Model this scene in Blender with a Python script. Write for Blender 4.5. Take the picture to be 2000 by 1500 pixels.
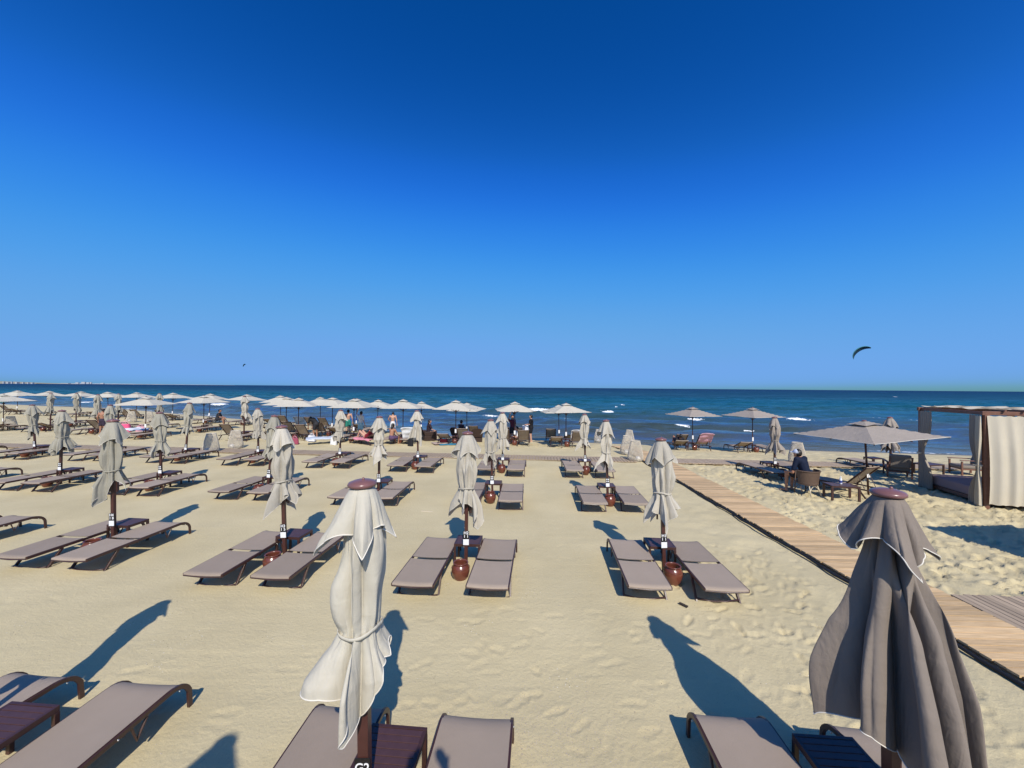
import bpy, bmesh, math, random
import numpy as np
from mathutils import Vector, Matrix
R = math.radians
random.seed(7)
for o in list(bpy.data.objects): bpy.data.objects.remove(o)
scene = bpy.context.scene
col = scene.collection

# ------------------------------------------------------------------ camera
F_PX, CX, CY, EYE = 740.0, 1000.0, 750.0, 3.3          # photo is 2000 x 1500
PITCH, ROLL = math.atan(6.5/740), 0.0083
fw = Vector((0, math.cos(PITCH), math.sin(PITCH))); rt = Vector((1, 0, 0)); up = rt.cross(fw)
rt2 = rt*math.cos(ROLL) + up*math.sin(ROLL); up2 = up*math.cos(ROLL) - rt*math.sin(ROLL)
cam = bpy.data.cameras.new('camera'); cam_o = bpy.data.objects.new('camera', cam); col.objects.link(cam_o)
cam.sensor_width = 36; cam.lens = 36*F_PX/2000; cam.clip_start = .05; cam.clip_end = 60000
m = Matrix((rt2, up2, -fw)).transposed().to_4x4(); m.translation = (0, 0, EYE)
cam_o.matrix_world = m; scene.camera = cam_o

# ------------------------------------------------------------------ light
SUN_EL, SHADOW_AZ = R(42.5), R(-12.5)
sd = Vector((math.sin(SHADOW_AZ)*math.cos(SUN_EL), math.cos(SHADOW_AZ)*math.cos(SUN_EL), -math.sin(SUN_EL)))
sun = bpy.data.lights.new('sun', 'SUN'); sun.energy = 4.85; sun.angle = R(.53); sun.color = (1, .93, .82)
sun_o = bpy.data.objects.new('sun', sun); col.objects.link(sun_o)
sun_o.rotation_euler = sd.to_track_quat('-Z', 'Y').to_euler()
world = bpy.data.worlds.new('World'); scene.world = world; world.use_nodes = True
wn = world.node_tree.nodes; wl = world.node_tree.links; wn.clear()
sky = wn.new('ShaderNodeTexSky'); sky.sky_type = 'NISHITA'; sky.sun_disc = False
sky.sun_elevation = SUN_EL; sky.sun_rotation = math.atan2(-sd.x, -sd.y)
sky.altitude = 0; sky.air_density = 1.0; sky.dust_density = .8; sky.ozone_density = 6.0
SKY_K = .085
sc1 = wn.new('ShaderNodeVectorMath'); sc1.operation = 'SCALE'; sc1.inputs['Scale'].default_value = SKY_K
cv = wn.new('ShaderNodeRGBCurve')                     # one colour grade for the whole sky: deep clear blue, mauve haze low down
for ci, pts in enumerate((((0, 0), (.05, .002), (.07, .010), (.10, .034), (.14, .075), (.19, .118), (.28, .155), (.40, .175), (.50, .20), (.62, .62), (.8, 1.6), (1, 3.0)),
                          ((0, 0), (.08, .055), (.10, .074), (.14, .145), (.19, .25), (.25, .33), (.32, .37), (.40, .39), (.46, .39), (.56, .40), (.66, .70), (.8, 1.4), (1, 2.6)),
                          ((0, 0), (.17, .25), (.20, .32), (.25, .48), (.29, .66), (.33, .76), (.37, .80), (.45, .82), (.6, .80), (.8, 1.05), (1, 2.0)))):
    c = cv.mapping.curves[ci]
    for k, (x, y) in enumerate(pts):
        if k == 0: c.points[0].location = (x, y)
        elif k == len(pts)-1: c.points[len(c.points)-1].location = (x, y)
        else: c.points.new(x, y)
cv.mapping.use_clip = False; cv.mapping.extend = 'EXTRAPOLATED'; cv.mapping.update()
sc2 = wn.new('ShaderNodeVectorMath'); sc2.operation = 'SCALE'; sc2.inputs['Scale'].default_value = 1/SKY_K
bg = wn.new('ShaderNodeBackground'); bg.inputs['Strength'].default_value = SKY_K
wo = wn.new('ShaderNodeOutputWorld')
wl.new(sky.outputs[0], sc1.inputs[0]); wl.new(sc1.outputs[0], cv.inputs['Color']); wl.new(cv.outputs[0], sc2.inputs[0])
wl.new(sc2.outputs[0], bg.inputs['Color']); wl.new(bg.outputs[0], wo.inputs[0])
scene.view_settings.view_transform = 'Standard'; scene.view_settings.look = 'None'
scene.view_settings.gamma = 1; scene.view_settings.exposure = 0

# ------------------------------------------------------------------ terrain numbers
SX = [-400, -120, -60, -45, -32, -20, -6, 10, 28, 60, 200]
SY = [112, 78, 59, 51, 44, 38.5, 30.5, 26, 23.2, 18, -5]
SEA_Z = -.6
def shore(x): return np.interp(x, SX, SY)
def gz_np(x, y):
    s = y - shore(x)
    t = np.clip((s+8)/8, 0, 1)
    z = SEA_Z*(t**1.25)
    return np.where(s > 0, SEA_Z - .10*s, z)
def gz(x, y): return float(gz_np(np.array(float(x)), np.array(float(y))))
def ray(px, py):
    return (rt2*((px-CX)/F_PX) + up2*((CY-py)/F_PX) + fw).normalized()
def ground(px, py):
    """point of the beach seen at photo pixel (px, py)"""
    d = ray(px, py); z = 0.
    for _ in range(25):
        p = Vector((0, 0, EYE)) + d*((z-EYE)/d.z); z = .5*z + .5*max(gz(p.x, p.y), SEA_Z)
    return p
def at_dist(px, y):
    """beach point under pixel column px (at the horizon) at depth y"""
    x = (px-CX)/F_PX*y
    return Vector((x, y, gz(x, y)))
def height_at(px, py, y):
    d = ray(px, py); return EYE + d.z/d.y*y

# ------------------------------------------------------------------ noise
def vnoise(x, y, seed=0):
    xi = np.floor(x).astype(np.int64); yi = np.floor(y).astype(np.int64)
    fx = x-xi; fy = y-yi; fx = fx*fx*(3-2*fx); fy = fy*fy*(3-2*fy)
    def h(a, b):
        n = (a*374761393 + b*668265263 + seed*1442695041) & 0x7fffffff
        n = ((n ^ (n >> 13))*1274126177) & 0x7fffffff
        return ((n ^ (n >> 16)) & 0xffff)/65535.0
    a = h(xi, yi); b = h(xi+1, yi); c = h(xi, yi+1); d = h(xi+1, yi+1)
    return (a*(1-fx)+b*fx)*(1-fy) + (c*(1-fx)+d*fx)*fy
def fbm(x, y, o=4, seed=0):
    r = 0; a = .5
    for i in range(o): r = r + a*(vnoise(x*2**i, y*2**i, seed+i)-.5); a *= .5
    return r

# ------------------------------------------------------------------ materials
def mat(name, c, rough=.6, var=.12, scale=8., bump=0., bscale=60., spec=.4, metal=0., c2=None, coat=0., trans=0.):
    m = bpy.data.materials.new(name); m.use_nodes = True
    n = m.node_tree.nodes; l = m.node_tree.links; p = n['Principled BSDF']
    tc = n.new('ShaderNodeTexCoord'); no = n.new('ShaderNodeTexNoise')
    no.inputs['Scale'].default_value = scale; no.inputs['Detail'].default_value = 6
    l.new(tc.outputs['Object'], no.inputs['Vector'])
    mx = n.new('ShaderNodeMix'); mx.data_type = 'RGBA'
    d = c2 if c2 else tuple(max(0, v*(1-2*var)) for v in c)
    e = c if c2 else tuple(min(1, v*(1+var)) for v in c)
    mx.inputs[6].default_value = (*d, 1); mx.inputs[7].default_value = (*e, 1)
    l.new(no.outputs['Fac'], mx.inputs[0]); l.new(mx.outputs[2], p.inputs['Base Color'])
    p.inputs['Roughness'].default_value = rough; p.inputs['Specular IOR Level'].default_value = spec
    p.inputs['Metallic'].default_value = metal; p.inputs['Coat Weight'].default_value = coat
    if bump:
        nb = n.new('ShaderNodeTexNoise'); nb.inputs['Scale'].default_value = bscale; nb.inputs['Detail'].default_value = 4
        l.new(tc.outputs['Object'], nb.inputs['Vector'])
        b = n.new('ShaderNodeBump'); b.inputs['Strength'].default_value = bump; b.inputs['Distance'].default_value = .01
        l.new(nb.outputs['Fac'], b.inputs['Height']); l.new(b.outputs[0], p.inputs['Normal'])
    if trans:
        t = n.new('ShaderNodeBsdfTranslucent'); t.inputs['Color'].default_value = (*c, 1)
        ms = n.new('ShaderNodeMixShader'); ms.inputs[0].default_value = trans
        l.new(p.outputs[0], ms.inputs[1]); l.new(t.outputs[0], ms.inputs[2])
        l.new(ms.outputs[0], n['Material Output'].inputs['Surface'])
    return m
def weave(m, scale, depth=.35, dist=.002):
    """fine woven relief on a fabric"""
    n = m.node_tree.nodes; l = m.node_tree.links; p = n['Principled BSDF']
    tc = n.new('ShaderNodeTexCoord'); hgt = None
    for ax in ('X', 'Y', 'Z'):
        w = n.new('ShaderNodeTexWave'); w.bands_direction = ax; w.inputs['Scale'].default_value = scale
        l.new(tc.outputs['Object'], w.inputs['Vector'])
        if hgt is None: hgt = w.outputs['Fac']
        else:
            a = n.new('ShaderNodeMath'); a.operation = 'ADD'; l.new(hgt, a.inputs[0]); l.new(w.outputs['Fac'], a.inputs[1]); hgt = a.outputs[0]
    b = n.new('ShaderNodeBump'); b.inputs['Strength'].default_value = depth; b.inputs['Distance'].default_value = dist
    l.new(hgt, b.inputs['Height'])
    if p.inputs['Normal'].links: l.new(p.inputs['Normal'].links[0].from_socket, b.inputs['Normal'])
    l.new(b.outputs[0], p.inputs['Normal'])
    return m
def wrinkle(m, k=.5):
    n = m.node_tree.nodes; l = m.node_tree.links; p = n['Principled BSDF']
    tc = n.new('ShaderNodeTexCoord'); prev = None
    for sc, dist in (((7, 7, 1.6), .035), ((16, 16, 6), .012), ((5, 5, 9), .012)):
        q = n.new('ShaderNodeMapping'); q.inputs['Scale'].default_value = sc; l.new(tc.outputs['Object'], q.inputs['Vector'])
        t = n.new('ShaderNodeTexNoise'); t.inputs['Scale'].default_value = 1; t.inputs['Detail'].default_value = 3; t.inputs['Distortion'].default_value = .6; l.new(q.outputs[0], t.inputs['Vector'])
        b = n.new('ShaderNodeBump'); b.inputs['Strength'].default_value = k; b.inputs['Distance'].default_value = dist; l.new(t.outputs['Fac'], b.inputs['Height'])
        if prev: l.new(prev, b.inputs['Normal'])
        prev = b.outputs[0]
    l.new(prev, p.inputs['Normal']); return m
M = {}
M['cream'] = weave(wrinkle(mat('canvas_cream', (.50, .462, .385), .85, .06, 3, 0, 14, .15, trans=.10)), 160, .15)
M['taupe'] = weave(wrinkle(mat('canvas_taupe', (.34, .295, .25), .85, .07, 3, 0, 14, .15, trans=.06)), 160, .15)
M['darktaupe'] = weave(wrinkle(mat('canvas_dark_taupe', (.235, .197, .165), .85, .07, 3, 0, 14, .15, trans=.06)), 160, .15)
M['pale'] = weave(wrinkle(mat('canvas_pale', (.54, .505, .415), .85, .07, 3, 0, 14, .15, trans=.06)), 160, .15)
M['greige'] = weave(wrinkle(mat('canvas_greige', (.37, .35, .285), .85, .07, 3, 0, 14, .15, trans=.08)), 160, .15)
M['white'] = mat('white_piping', (.70, .66, .58), .7, .04)
M['sling'] = weave(mat('sling_mesh', (.345, .275, .212), .7, .08, 2.2, .1, 30, .25), 190, .3)
def vary(m, lo, hi):
    n = m.node_tree.nodes; l = m.node_tree.links; p = n['Principled BSDF']; src = p.inputs['Base Color'].links[0].from_socket
    oi = n.new('ShaderNodeObjectInfo'); mr = n.new('ShaderNodeMapRange'); mr.inputs[3].default_value = lo; mr.inputs[4].default_value = hi; l.new(oi.outputs['Random'], mr.inputs[0])
    h = n.new('ShaderNodeHueSaturation'); l.new(mr.outputs[0], h.inputs['Value']); l.new(src, h.inputs['Color']); l.new(h.outputs[0], p.inputs['Base Color'])
for k in ('sling', 'cream', 'greige'): vary(M[k], .86, 1.1)
M['dark'] = mat('dark_brown_paint', (.055, .024, .02), .38, .2, 20, .12, 90, .5)
M['pole'] = mat('pole_brown', (.075, .028, .022), .35, .18, 14, .1, 80, .5)
M['slat'] = mat('table_slat', (.075, .036, .036), .45, .15, 16, .15, 60, .5)
M['cap'] = mat('cap_plastic', (.20, .095, .09), .28, .12, 10, 0, 40, .5)
M['clay'] = mat('glazed_clay', (.17, .05, .03), .25, .3, 5, .2, 18, .5, coat=.3)
M['black'] = mat('sign_black', (.012, .011, .011), .4, .1)
M['card'] = mat('card_white', (.78, .78, .78), .5, .05)
M['letter'] = mat('lettering_white', (.8, .8, .8), .6, .02)
M['steel'] = mat('bolt_steel', (.6, .6, .58), .3, .05, metal=.9)
M['wicker'] = mat('lantern_wicker', (.60, .54, .44), .8, .15, 30, .2, 80, .2)
M['bulb'] = mat('lantern_globe', (.82, .82, .8), .3, .02, spec=.5)
M['ratan'] = mat('dark_rattan', (.05, .03, .024), .55, .3, 40, .6, 120, .3)
M['chairwicker'] = mat('brown_rattan', (.13, .085, .06), .65, .3, 45, .6, 130, .3)
M['palewood'] = mat('pale_cane', (.55, .47, .33), .5, .1)
M['wood'] = mat('cabana_wood', (.19, .088, .058), .5, .25, 12, .2, 50, .4)
M['curtain'] = weave(mat('curtain_cloth', (.62, .56, .44), .9, .05, 3, .2, 20, .1, trans=.18), 140, .12)
M['shade'] = weave(mat('curtain_grey', (.36, .32, .27), .9, .06, 3, .2, 20, .1, trans=.12), 140, .12)
M['mattress'] = mat('mattress_taupe', (.27, .20, .20), .85, .06, 4, .1, 40, .15)
M['cushion'] = mat('cushion_grey', (.23, .20, .17), .9, .08, 5, .15, 60, .1)
M['cable'] = mat('black_hose', (.015, .014, .014), .6, .2)
def plank_mat(name, a, b):
    m = bpy.data.materials.new(name); m.use_nodes = True
    n = m.node_tree.nodes; l = m.node_tree.links; p = n['Principled BSDF']
    tc = n.new('ShaderNodeTexCoord'); mp = n.new('ShaderNodeMapping'); mp.inputs['Scale'].default_value = (1.4, 22, 22)
    oi = n.new('ShaderNodeObjectInfo'); l.new(tc.outputs['Object'], mp.inputs['Vector'])
    ad = n.new('ShaderNodeVectorMath'); ad.operation = 'MULTIPLY_ADD'
    cb = n.new('ShaderNodeCombineXYZ'); l.new(oi.outputs['Random'], cb.inputs[0]); l.new(oi.outputs['Random'], cb.inputs[1])
    ad.inputs[1].default_value = (37, 91, 13); l.new(cb.outputs[0], ad.inputs[0]); l.new(mp.outputs[0], ad.inputs[2])
    no = n.new('ShaderNodeTexNoise'); no.inputs['Scale'].default_value = 2.2; no.inputs['Detail'].default_value = 8; no.inputs['Roughness'].default_value = .65
    l.new(ad.outputs[0], no.inputs['Vector'])
    rp = n.new('ShaderNodeValToRGB'); rp.color_ramp.elements[0].position = .3; rp.color_ramp.elements[1].position = .68
    rp.color_ramp.elements[0].color = (*b, 1); rp.color_ramp.elements[1].color = (*a, 1)
    l.new(no.outputs['Fac'], rp.inputs[0])
    hs = n.new('ShaderNodeHueSaturation'); mr = n.new('ShaderNodeMapRange'); mr.inputs[3].default_value = .72; mr.inputs[4].default_value = 1.18
    l.new(oi.outputs['Random'], mr.inputs[0]); l.new(mr.outputs[0], hs.inputs['Value']); l.new(rp.outputs[0], hs.inputs['Color'])
    l.new(hs.outputs[0], p.inputs['Base Color']); p.inputs['Roughness'].default_value = .75
    bp = n.new('ShaderNodeBump'); bp.inputs['Strength'].default_value = .35; bp.inputs['Distance'].default_value = .004
    l.new(no.outputs['Fac'], bp.inputs['Height']); l.new(bp.outputs[0], p.inputs['Normal'])
    return m
M['plank'] = plank_mat('walkway_pine', (.70, .49, .26), (.41, .275, .14))
M['plankgrey'] = plank_mat('boardwalk_weathered', (.52, .40, .27), (.31, .23, .155))
_cm = {}
def paint(c, rough=.75):
    k = tuple(round(v, 3) for v in c)
    if k not in _cm: _cm[k] = mat('cloth_%d' % len(_cm), c, rough, .08, 6, .15, 40, .2)
    return _cm[k]
SKIN = mat('skin', (.52, .30, .21), .5, .06, 8, spec=.35)
SKIN2 = mat('skin_tanned', (.36, .18, .11), .5, .06, 8, spec=.35)
HAIR = mat('hair_dark', (.015, .011, .009), .45, .2, 30)

# ------------------------------------------------------------------ mesh builder
class MB:
    def __init__(s): s.v = []; s.f = []
    def add(s, vs, fs):
        b = len(s.v); s.v += [tuple(v) for v in vs]; s.f += [tuple(i+b for i in f) for f in fs]; return s
    def box(s, x0, x1, y0, y1, z0, z1):
        return s.add([(x, y, z) for z in (z0, z1) for y in (y0, y1) for x in (x0, x1)],
                     [(0, 2, 3, 1), (4, 5, 7, 6), (0, 1, 5, 4), (2, 6, 7, 3), (0, 4, 6, 2), (1, 3, 7, 5)])
    def tube(s, pts, r, n=8, square=False, cap=True, flat=None):
        pts = [Vector(p) for p in pts]; k = len(pts); rs = r if isinstance(r, (list, tuple)) else [r]*k
        t = (pts[1]-pts[0]).normalized(); ref = Vector((0, 0, 1)) if abs(t.z) < .9 else Vector((1, 0, 0))
        u = t.cross(ref).normalized(); vs = []
        if square: n = 4
        for i, p in enumerate(pts):
            t = ((pts[min(i+1, k-1)]-p).normalized() + (p-pts[max(i-1, 0)]).normalized())
            if t.length < 1e-6: t = pts[-1]-pts[0]
            t.normalize(); u = (u - t*u.dot(t)).normalized(); w = t.cross(u)
            for j in range(n):
                a = 2*math.pi*(j+(.5 if square else 0))/n
                q = rs[i]*(1.414 if square else 1)
                fu, fwd = (flat if flat else (1, 1))
                vs.append(p + u*math.cos(a)*q*fu + w*math.sin(a)*q*fwd)
        fs = [(i*n+j, i*n+(j+1) % n, (i+1)*n+(j+1) % n, (i+1)*n+j) for i in range(k-1) for j in range(n)]
        if cap: fs += [tuple(range(n))[::-1], tuple(range((k-1)*n, k*n))]
        return s.add(vs, fs)
    def lathe(s, prof, n=24, c=(0, 0, 0)):
        vs = [(c[0]+r*math.cos(2*math.pi*j/n), c[1]+r*math.sin(2*math.pi*j/n), c[2]+z) for r, z in prof for j in range(n)]
        fs = [(i*n+j, i*n+(j+1) % n, (i+1)*n+(j+1) % n, (i+1)*n+j) for i in range(len(prof)-1) for j in range(n)]
        return s.add(vs, fs)
    def grid(s, P):
        r = len(P); c = len(P[0])
        return s.add([p for row in P for p in row], [(i*c+j, i*c+j+1, (i+1)*c+j+1, (i+1)*c+j) for i in range(r-1) for j in range(c-1)])
    def sphere(s, c, rad, nu=12, nv=8, sc=(1, 1, 1)):
        prof = [(max(1e-4, math.sin(math.pi*i/nv)), -math.cos(math.pi*i/nv)) for i in range(nv+1)]
        vs = [(c[0]+rad*sc[0]*r*math.cos(2*math.pi*j/nu), c[1]+rad*sc[1]*r*math.sin(2*math.pi*j/nu), c[2]+rad*sc[2]*z) for r, z in prof for j in range(nu)]
        return s.add(vs, [(i*nu+j, i*nu+(j+1) % nu, (i+1)*nu+(j+1) % nu, (i+1)*nu+j) for i in range(nv) for j in range(nu)])
    def mesh(s, name, smooth=False):
        me = bpy.data.meshes.new(name); me.from_pydata(s.v, [], s.f); me.update()
        if smooth: me.polygons.foreach_set('use_smooth', [True]*len(me.polygons))
        return me
    def build(s, name, m, parent=None, smooth=False, bevel=0.):
        return obj(name, s.mesh(name, smooth), m, parent, bevel)
def obj(name, me, m=None, parent=None, bevel=0.):
    o = bpy.data.objects.new(name, me); col.objects.link(o)
    if m is not None and len(me.materials) == 0: me.materials.append(m)
    if parent is not None: o.parent = parent
    if bevel:
        b = o.modifiers.new('bevel', 'BEVEL'); b.width = bevel; b.segments = 2; b.limit_method = 'ANGLE'
    return o
def tag(o, label=None, cat=None, group=None, kind=None):
    for k, v in (('label', label), ('category', cat), ('group', group), ('kind', kind)):
        if v: o[k] = v
    return o
def empty(name, loc=(0, 0, 0), rz=0., label=None, cat=None, group=None):
    o = bpy.data.objects.new(name, None); col.objects.link(o); o.empty_display_size = .2
    o.location = loc; o.rotation_euler = (0, 0, rz)
    return tag(o, label, cat, group)
KIDS = {}
def kids(o): return [c for c in bpy.data.objects if c.parent == o]
def copy_tree(o, parent=None):
    c = o.copy(); col.objects.link(c)
    if parent is not None: c.parent = parent
    if o.name not in KIDS: KIDS[o.name] = kids(o)
    for ch in KIDS[o.name]: copy_tree(ch, c)
    return c
USED = set()
def place(proto, loc, rz, label, group, cat=None):
    """first use takes the prototype itself, then copies"""
    if proto.name in USED: o = copy_tree(proto)
    else:
        KIDS[proto.name] = kids(proto)
        for k in KIDS[proto.name]: KIDS[k.name] = kids(k)
        USED.add(proto.name); o = proto
    o.location = loc; o.rotation_euler = (0, 0, rz); o['label'] = label
    if group: o['group'] = group
    if cat: o['category'] = cat
    return o
ORD = ['zeroth', 'first', 'second', 'third', 'fourth', 'fifth', 'sixth', 'seventh', 'eighth', 'ninth', 'tenth', 'eleventh', 'twelfth',
       'thirteenth', 'fourteenth', 'fifteenth', 'sixteenth', 'seventeenth', 'eighteenth', 'nineteenth', 'twentieth']
#@@STRUCT
# ================================================================== SAND
def sand_height():
    ny, nx = 680, 800
    k = np.linspace(0, 1, ny); y = 1.2*(110/1.2)**k
    # extra rows near the camera come free with the geometric spacing
    u = np.linspace(-1, 1, nx); u = u*(.55+.45*u*u)          # denser in the middle
    w = y*1.9+3.5
    X = u[None, :]*w[:, None]; Y = np.repeat(y[:, None], nx, 1)
    base = gz_np(X, Y)
    rng = np.random.default_rng(3)
    h = fbm(X*.35, Y*.35, 3, 11)*.10 + fbm(X*1.6, Y*1.6, 3, 5)*.018
    # raked, fine lines running along the rows
    h += (vnoise(X*.8, Y*18, 21)-.5)*.0035
    sea_side = np.clip((Y-(18.9-.075*X)-.9)/1.5, 0, 1)
    right = np.clip((X-7.2)/.8, 0, 1)
    dune = np.clip(sea_side+right, 0, 1)*np.clip((shore(X)-Y)/3.5, 0, 1)
    rough = np.abs(fbm(X*2.1, Y*2.1, 3, 31))
    h += dune*(.17*(.12-rough) + .075*fbm(X*4.3, Y*4.3, 2, 77))
    near_walk = np.exp(-((X-4.9)/.9)**2)*(Y < 18)
    h += near_walk*fbm(X*3, Y*3, 3, 51)*.06
    drift = np.clip(fbm(X*.6, Y*.8, 3, 121)*3.2+.45, 0, 1)*np.clip((Y-6.5)/4, .25, 1)*(Y < 24)
    h += .105*drift*np.exp(-((X-7.10)/.20)**2)
    NZ1 = fbm(X*7, Y*7, 2, 201)
    def stamp(px, py, ang, L, W, dep):
        i0, i1 = np.searchsorted(y, py-.35), np.searchsorted(y, py+.35)
        if i1 <= i0: return
        cu = np.abs(X[(i0+i1)//2]-px) < .4
        if not cu.any(): return
        j = np.where(cu)[0]; j0, j1 = j[0], j[-1]+1
        dx = X[i0:i1, j0:j1]-px; dy = Y[i0:i1, j0:j1]-py
        a = dx*math.cos(ang)+dy*math.sin(ang); b = -dx*math.sin(ang)+dy*math.cos(ang)
        r1 = ((a+.25*L)/(.34*L))**2+(b/(W*.42))**2; r2 = ((a-.22*L)/(.36*L))**2+(b/(W*.55))**2
        q = np.minimum(r1, r2)*(1+1.5*NZ1[i0:i1, j0:j1])
        q = np.maximum(q, 0)
        h[i0:i1, j0:j1] += -dep*np.exp(-q*q*.8) + dep*.55*np.exp(-((np.sqrt(q)-1.45)/.38)**2)
    # footprints: strolling tracks, then trampled patches
    for _ in range(30):
        px = rng.uniform(-9, 6); py = rng.uniform(3.3, 6.0) if rng.random() < .75 else rng.uniform(7, 18)
        an = rng.normal(0, .3) + (math.pi if rng.random() < .5 else 0); fade = rng.uniform(.35, 1)
        for s in range(rng.integers(2, 7)):
            side = .09*(1 if s % 2 else -1)
            stamp(px+math.cos(an)*.62*s-math.sin(an)*side, py+math.sin(an)*.62*s+math.cos(an)*side, an+rng.normal(0, .2), rng.uniform(.2, .27), rng.uniform(.08, .11), fade*rng.uniform(.004, .012))
    for _ in range(330):
        px = rng.normal(4.2, .9); py = rng.uniform(3.0, 8)
        if px < 5.6: stamp(px, py, rng.uniform(0, 6.3), rng.uniform(.13, .27), rng.uniform(.06, .11), rng.choice([.004, .007, .012, .02])*rng.uniform(.6, 1.2))
    for _ in range(1700):
        px = rng.uniform(7.1, 17); py = rng.uniform(5, 16.5)
        stamp(px, py, rng.uniform(0, 6.3), rng.uniform(.2, .34), rng.uniform(.1, .17), rng.uniform(.012, .045))
    for _ in range(90):
        px = rng.uniform(-1.5, 3.4); py = rng.uniform(3.0, 5.4)
        stamp(px, py, rng.normal(0, .6), rng.uniform(.12, .26), rng.uniform(.06, .1), rng.choice([.003, .005, .009])*rng.uniform(.7, 1.2))
    # crumbly broken crust inside the prints and patches
    crumb = np.clip(fbm(X*1.1, Y*1.1, 3, 91)*5+.1, 0, 1)
    h += crumb*fbm(X*9, Y*9, 3, 93)*.018*np.clip((7-Y)/3, 0.15, 1)
    Z = base+h*np.clip((shore(X)-Y+.3)/1.5, 0, 1)
    return X, Y, Z
def grid_mesh(name, X, Y, Z, attrs=()):
    ny, nx = X.shape
    me = bpy.data.meshes.new(name); nv = ny*nx; nf = (ny-1)*(nx-1)
    me.vertices.add(nv); me.vertices.foreach_set('co', np.stack([X, Y, Z], -1).astype(np.float32).ravel())
    idx = np.arange(nv).reshape(ny, nx)
    q = np.stack([idx[:-1, :-1], idx[:-1, 1:], idx[1:, 1:], idx[1:, :-1]], -1).reshape(-1).astype(np.int32)
    me.loops.add(nf*4); me.loops.foreach_set('vertex_index', q)
    me.polygons.add(nf); me.polygons.foreach_set('loop_start', np.arange(0, nf*4, 4, dtype=np.int32))
    me.polygons.foreach_set('use_smooth', np.ones(nf, dtype=bool))
    for an, av in attrs:
        a = me.attributes.new(an, 'FLOAT', 'POINT'); a.data.foreach_set('value', av.astype(np.float32).ravel())
    me.update(); me.validate(); return me
def sand_material():
    m = bpy.data.materials.new('beach_sand'); m.use_nodes = True
    n = m.node_tree.nodes; l = m.node_tree.links; p = n['Principled BSDF']
    ge = n.new('ShaderNodeNewGeometry')
    def noise(sc, det=5, ro=.55):
        t = n.new('ShaderNodeTexNoise'); t.inputs['Scale'].default_value = sc; t.inputs['Detail'].default_value = det; t.inputs['Roughness'].default_value = ro
        l.new(ge.outputs['Position'], t.inputs['Vector']); return t.outputs['Fac']
    def ramp(src, a, b, p0=.3, p1=.7):
        r = n.new('ShaderNodeValToRGB'); r.color_ramp.elements[0].position = p0; r.color_ramp.elements[1].position = p1
        r.color_ramp.elements[0].color = (*a, 1); r.color_ramp.elements[1].color = (*b, 1); l.new(src, r.inputs[0]); return r.outputs[0]
    def mix(f, a, b, mode='MIX'):
        x = n.new('ShaderNodeMix'); x.data_type = 'RGBA'; x.blend_type = mode
        if isinstance(f, float): x.inputs[0].default_value = f
        else: l.new(f, x.inputs[0])
        l.new(a, x.inputs[6]); l.new(b, x.inputs[7]); return x.outputs[2]
    big = ramp(noise(.55, 4), (.515, .438, .265), (.615, .527, .328))
    grain = ramp(noise(240, 3, .7), (.80, .80, .78), (1.08, 1.07, 1.04), .3, .7)
    c = mix(1.0, big, grain, 'MULTIPLY')
    # scattered dark specks and shell bits
    vo = n.new('ShaderNodeTexVoronoi'); vo.inputs['Scale'].default_value = 26; l.new(ge.outputs['Position'], vo.inputs['Vector'])
    lt = n.new('ShaderNodeMath'); lt.operation = 'LESS_THAN'; lt.inputs[1].default_value = .13; l.new(vo.outputs['Distance'], lt.inputs[0])
    gt = n.new('ShaderNodeMath'); gt.operation = 'GREATER_THAN'; gt.inputs[1].default_value = .60; l.new(noise(1.3, 3), gt.inputs[0])
    mu = n.new('ShaderNodeMath'); mu.operation = 'MULTIPLY'; l.new(lt.outputs[0], mu.inputs[0]); l.new(gt.outputs[0], mu.inputs[1])
    spk = ramp(vo.outputs['Color'], (.14, .11, .08), (.75, .70, .60), .45, .55)
    c = mix(mu.outputs[0], c, spk)
    # wet sand by the water line
    at = n.new('ShaderNodeAttribute'); at.attribute_name = 'wet'
    wet = n.new('ShaderNodeRGB'); wet.outputs[0].default_value = (.20, .155, .10, 1)
    c = mix(at.outputs['Fac'], c, wet.outputs[0])
    l.new(c, p.inputs['Base Color'])
    mr = n.new('ShaderNodeMapRange'); mr.inputs[3].default_value = .95; mr.inputs[4].default_value = .35; l.new(at.outputs['Fac'], mr.inputs[0]); l.new(mr.outputs[0], p.inputs['Roughness'])
    p.inputs['Specular IOR Level'].default_value = .2
    b1 = n.new('ShaderNodeBump'); b1.inputs['Strength'].default_value = .6; b1.inputs['Distance'].default_value = .022; l.new(noise(22, 8, .7), b1.inputs['Height'])
    b2 = n.new('ShaderNodeBump'); b2.inputs['Strength'].default_value = .5; b2.inputs['Distance'].default_value = .003; l.new(noise(210, 3, .7), b2.inputs['Height'])
    l.new(b1.outputs[0], b2.inputs['Normal']); l.new(b2.outputs[0], p.inputs['Normal'])
    return m
X, Y, Z = sand_height()
s_ = Y-shore(X)
wet = np.clip((s_+1.3+1.2*fbm(X*.5, Y*.5, 3, 9))/1.0, 0, 1)
tag(obj('beach', grid_mesh('beach', X, Y, Z, [('wet', wet)]), sand_material()), kind='structure')
# the beach behind the camera, so that a step back still stands on sand
bk = MB(); bk.grid([[(x, y, -.03) for x in np.linspace(-60, 60, 9)] for y in np.linspace(-30, 1.3, 4)])
tag(bk.build('beach_inland', bpy.data.materials['beach_sand']), kind='structure')

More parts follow.
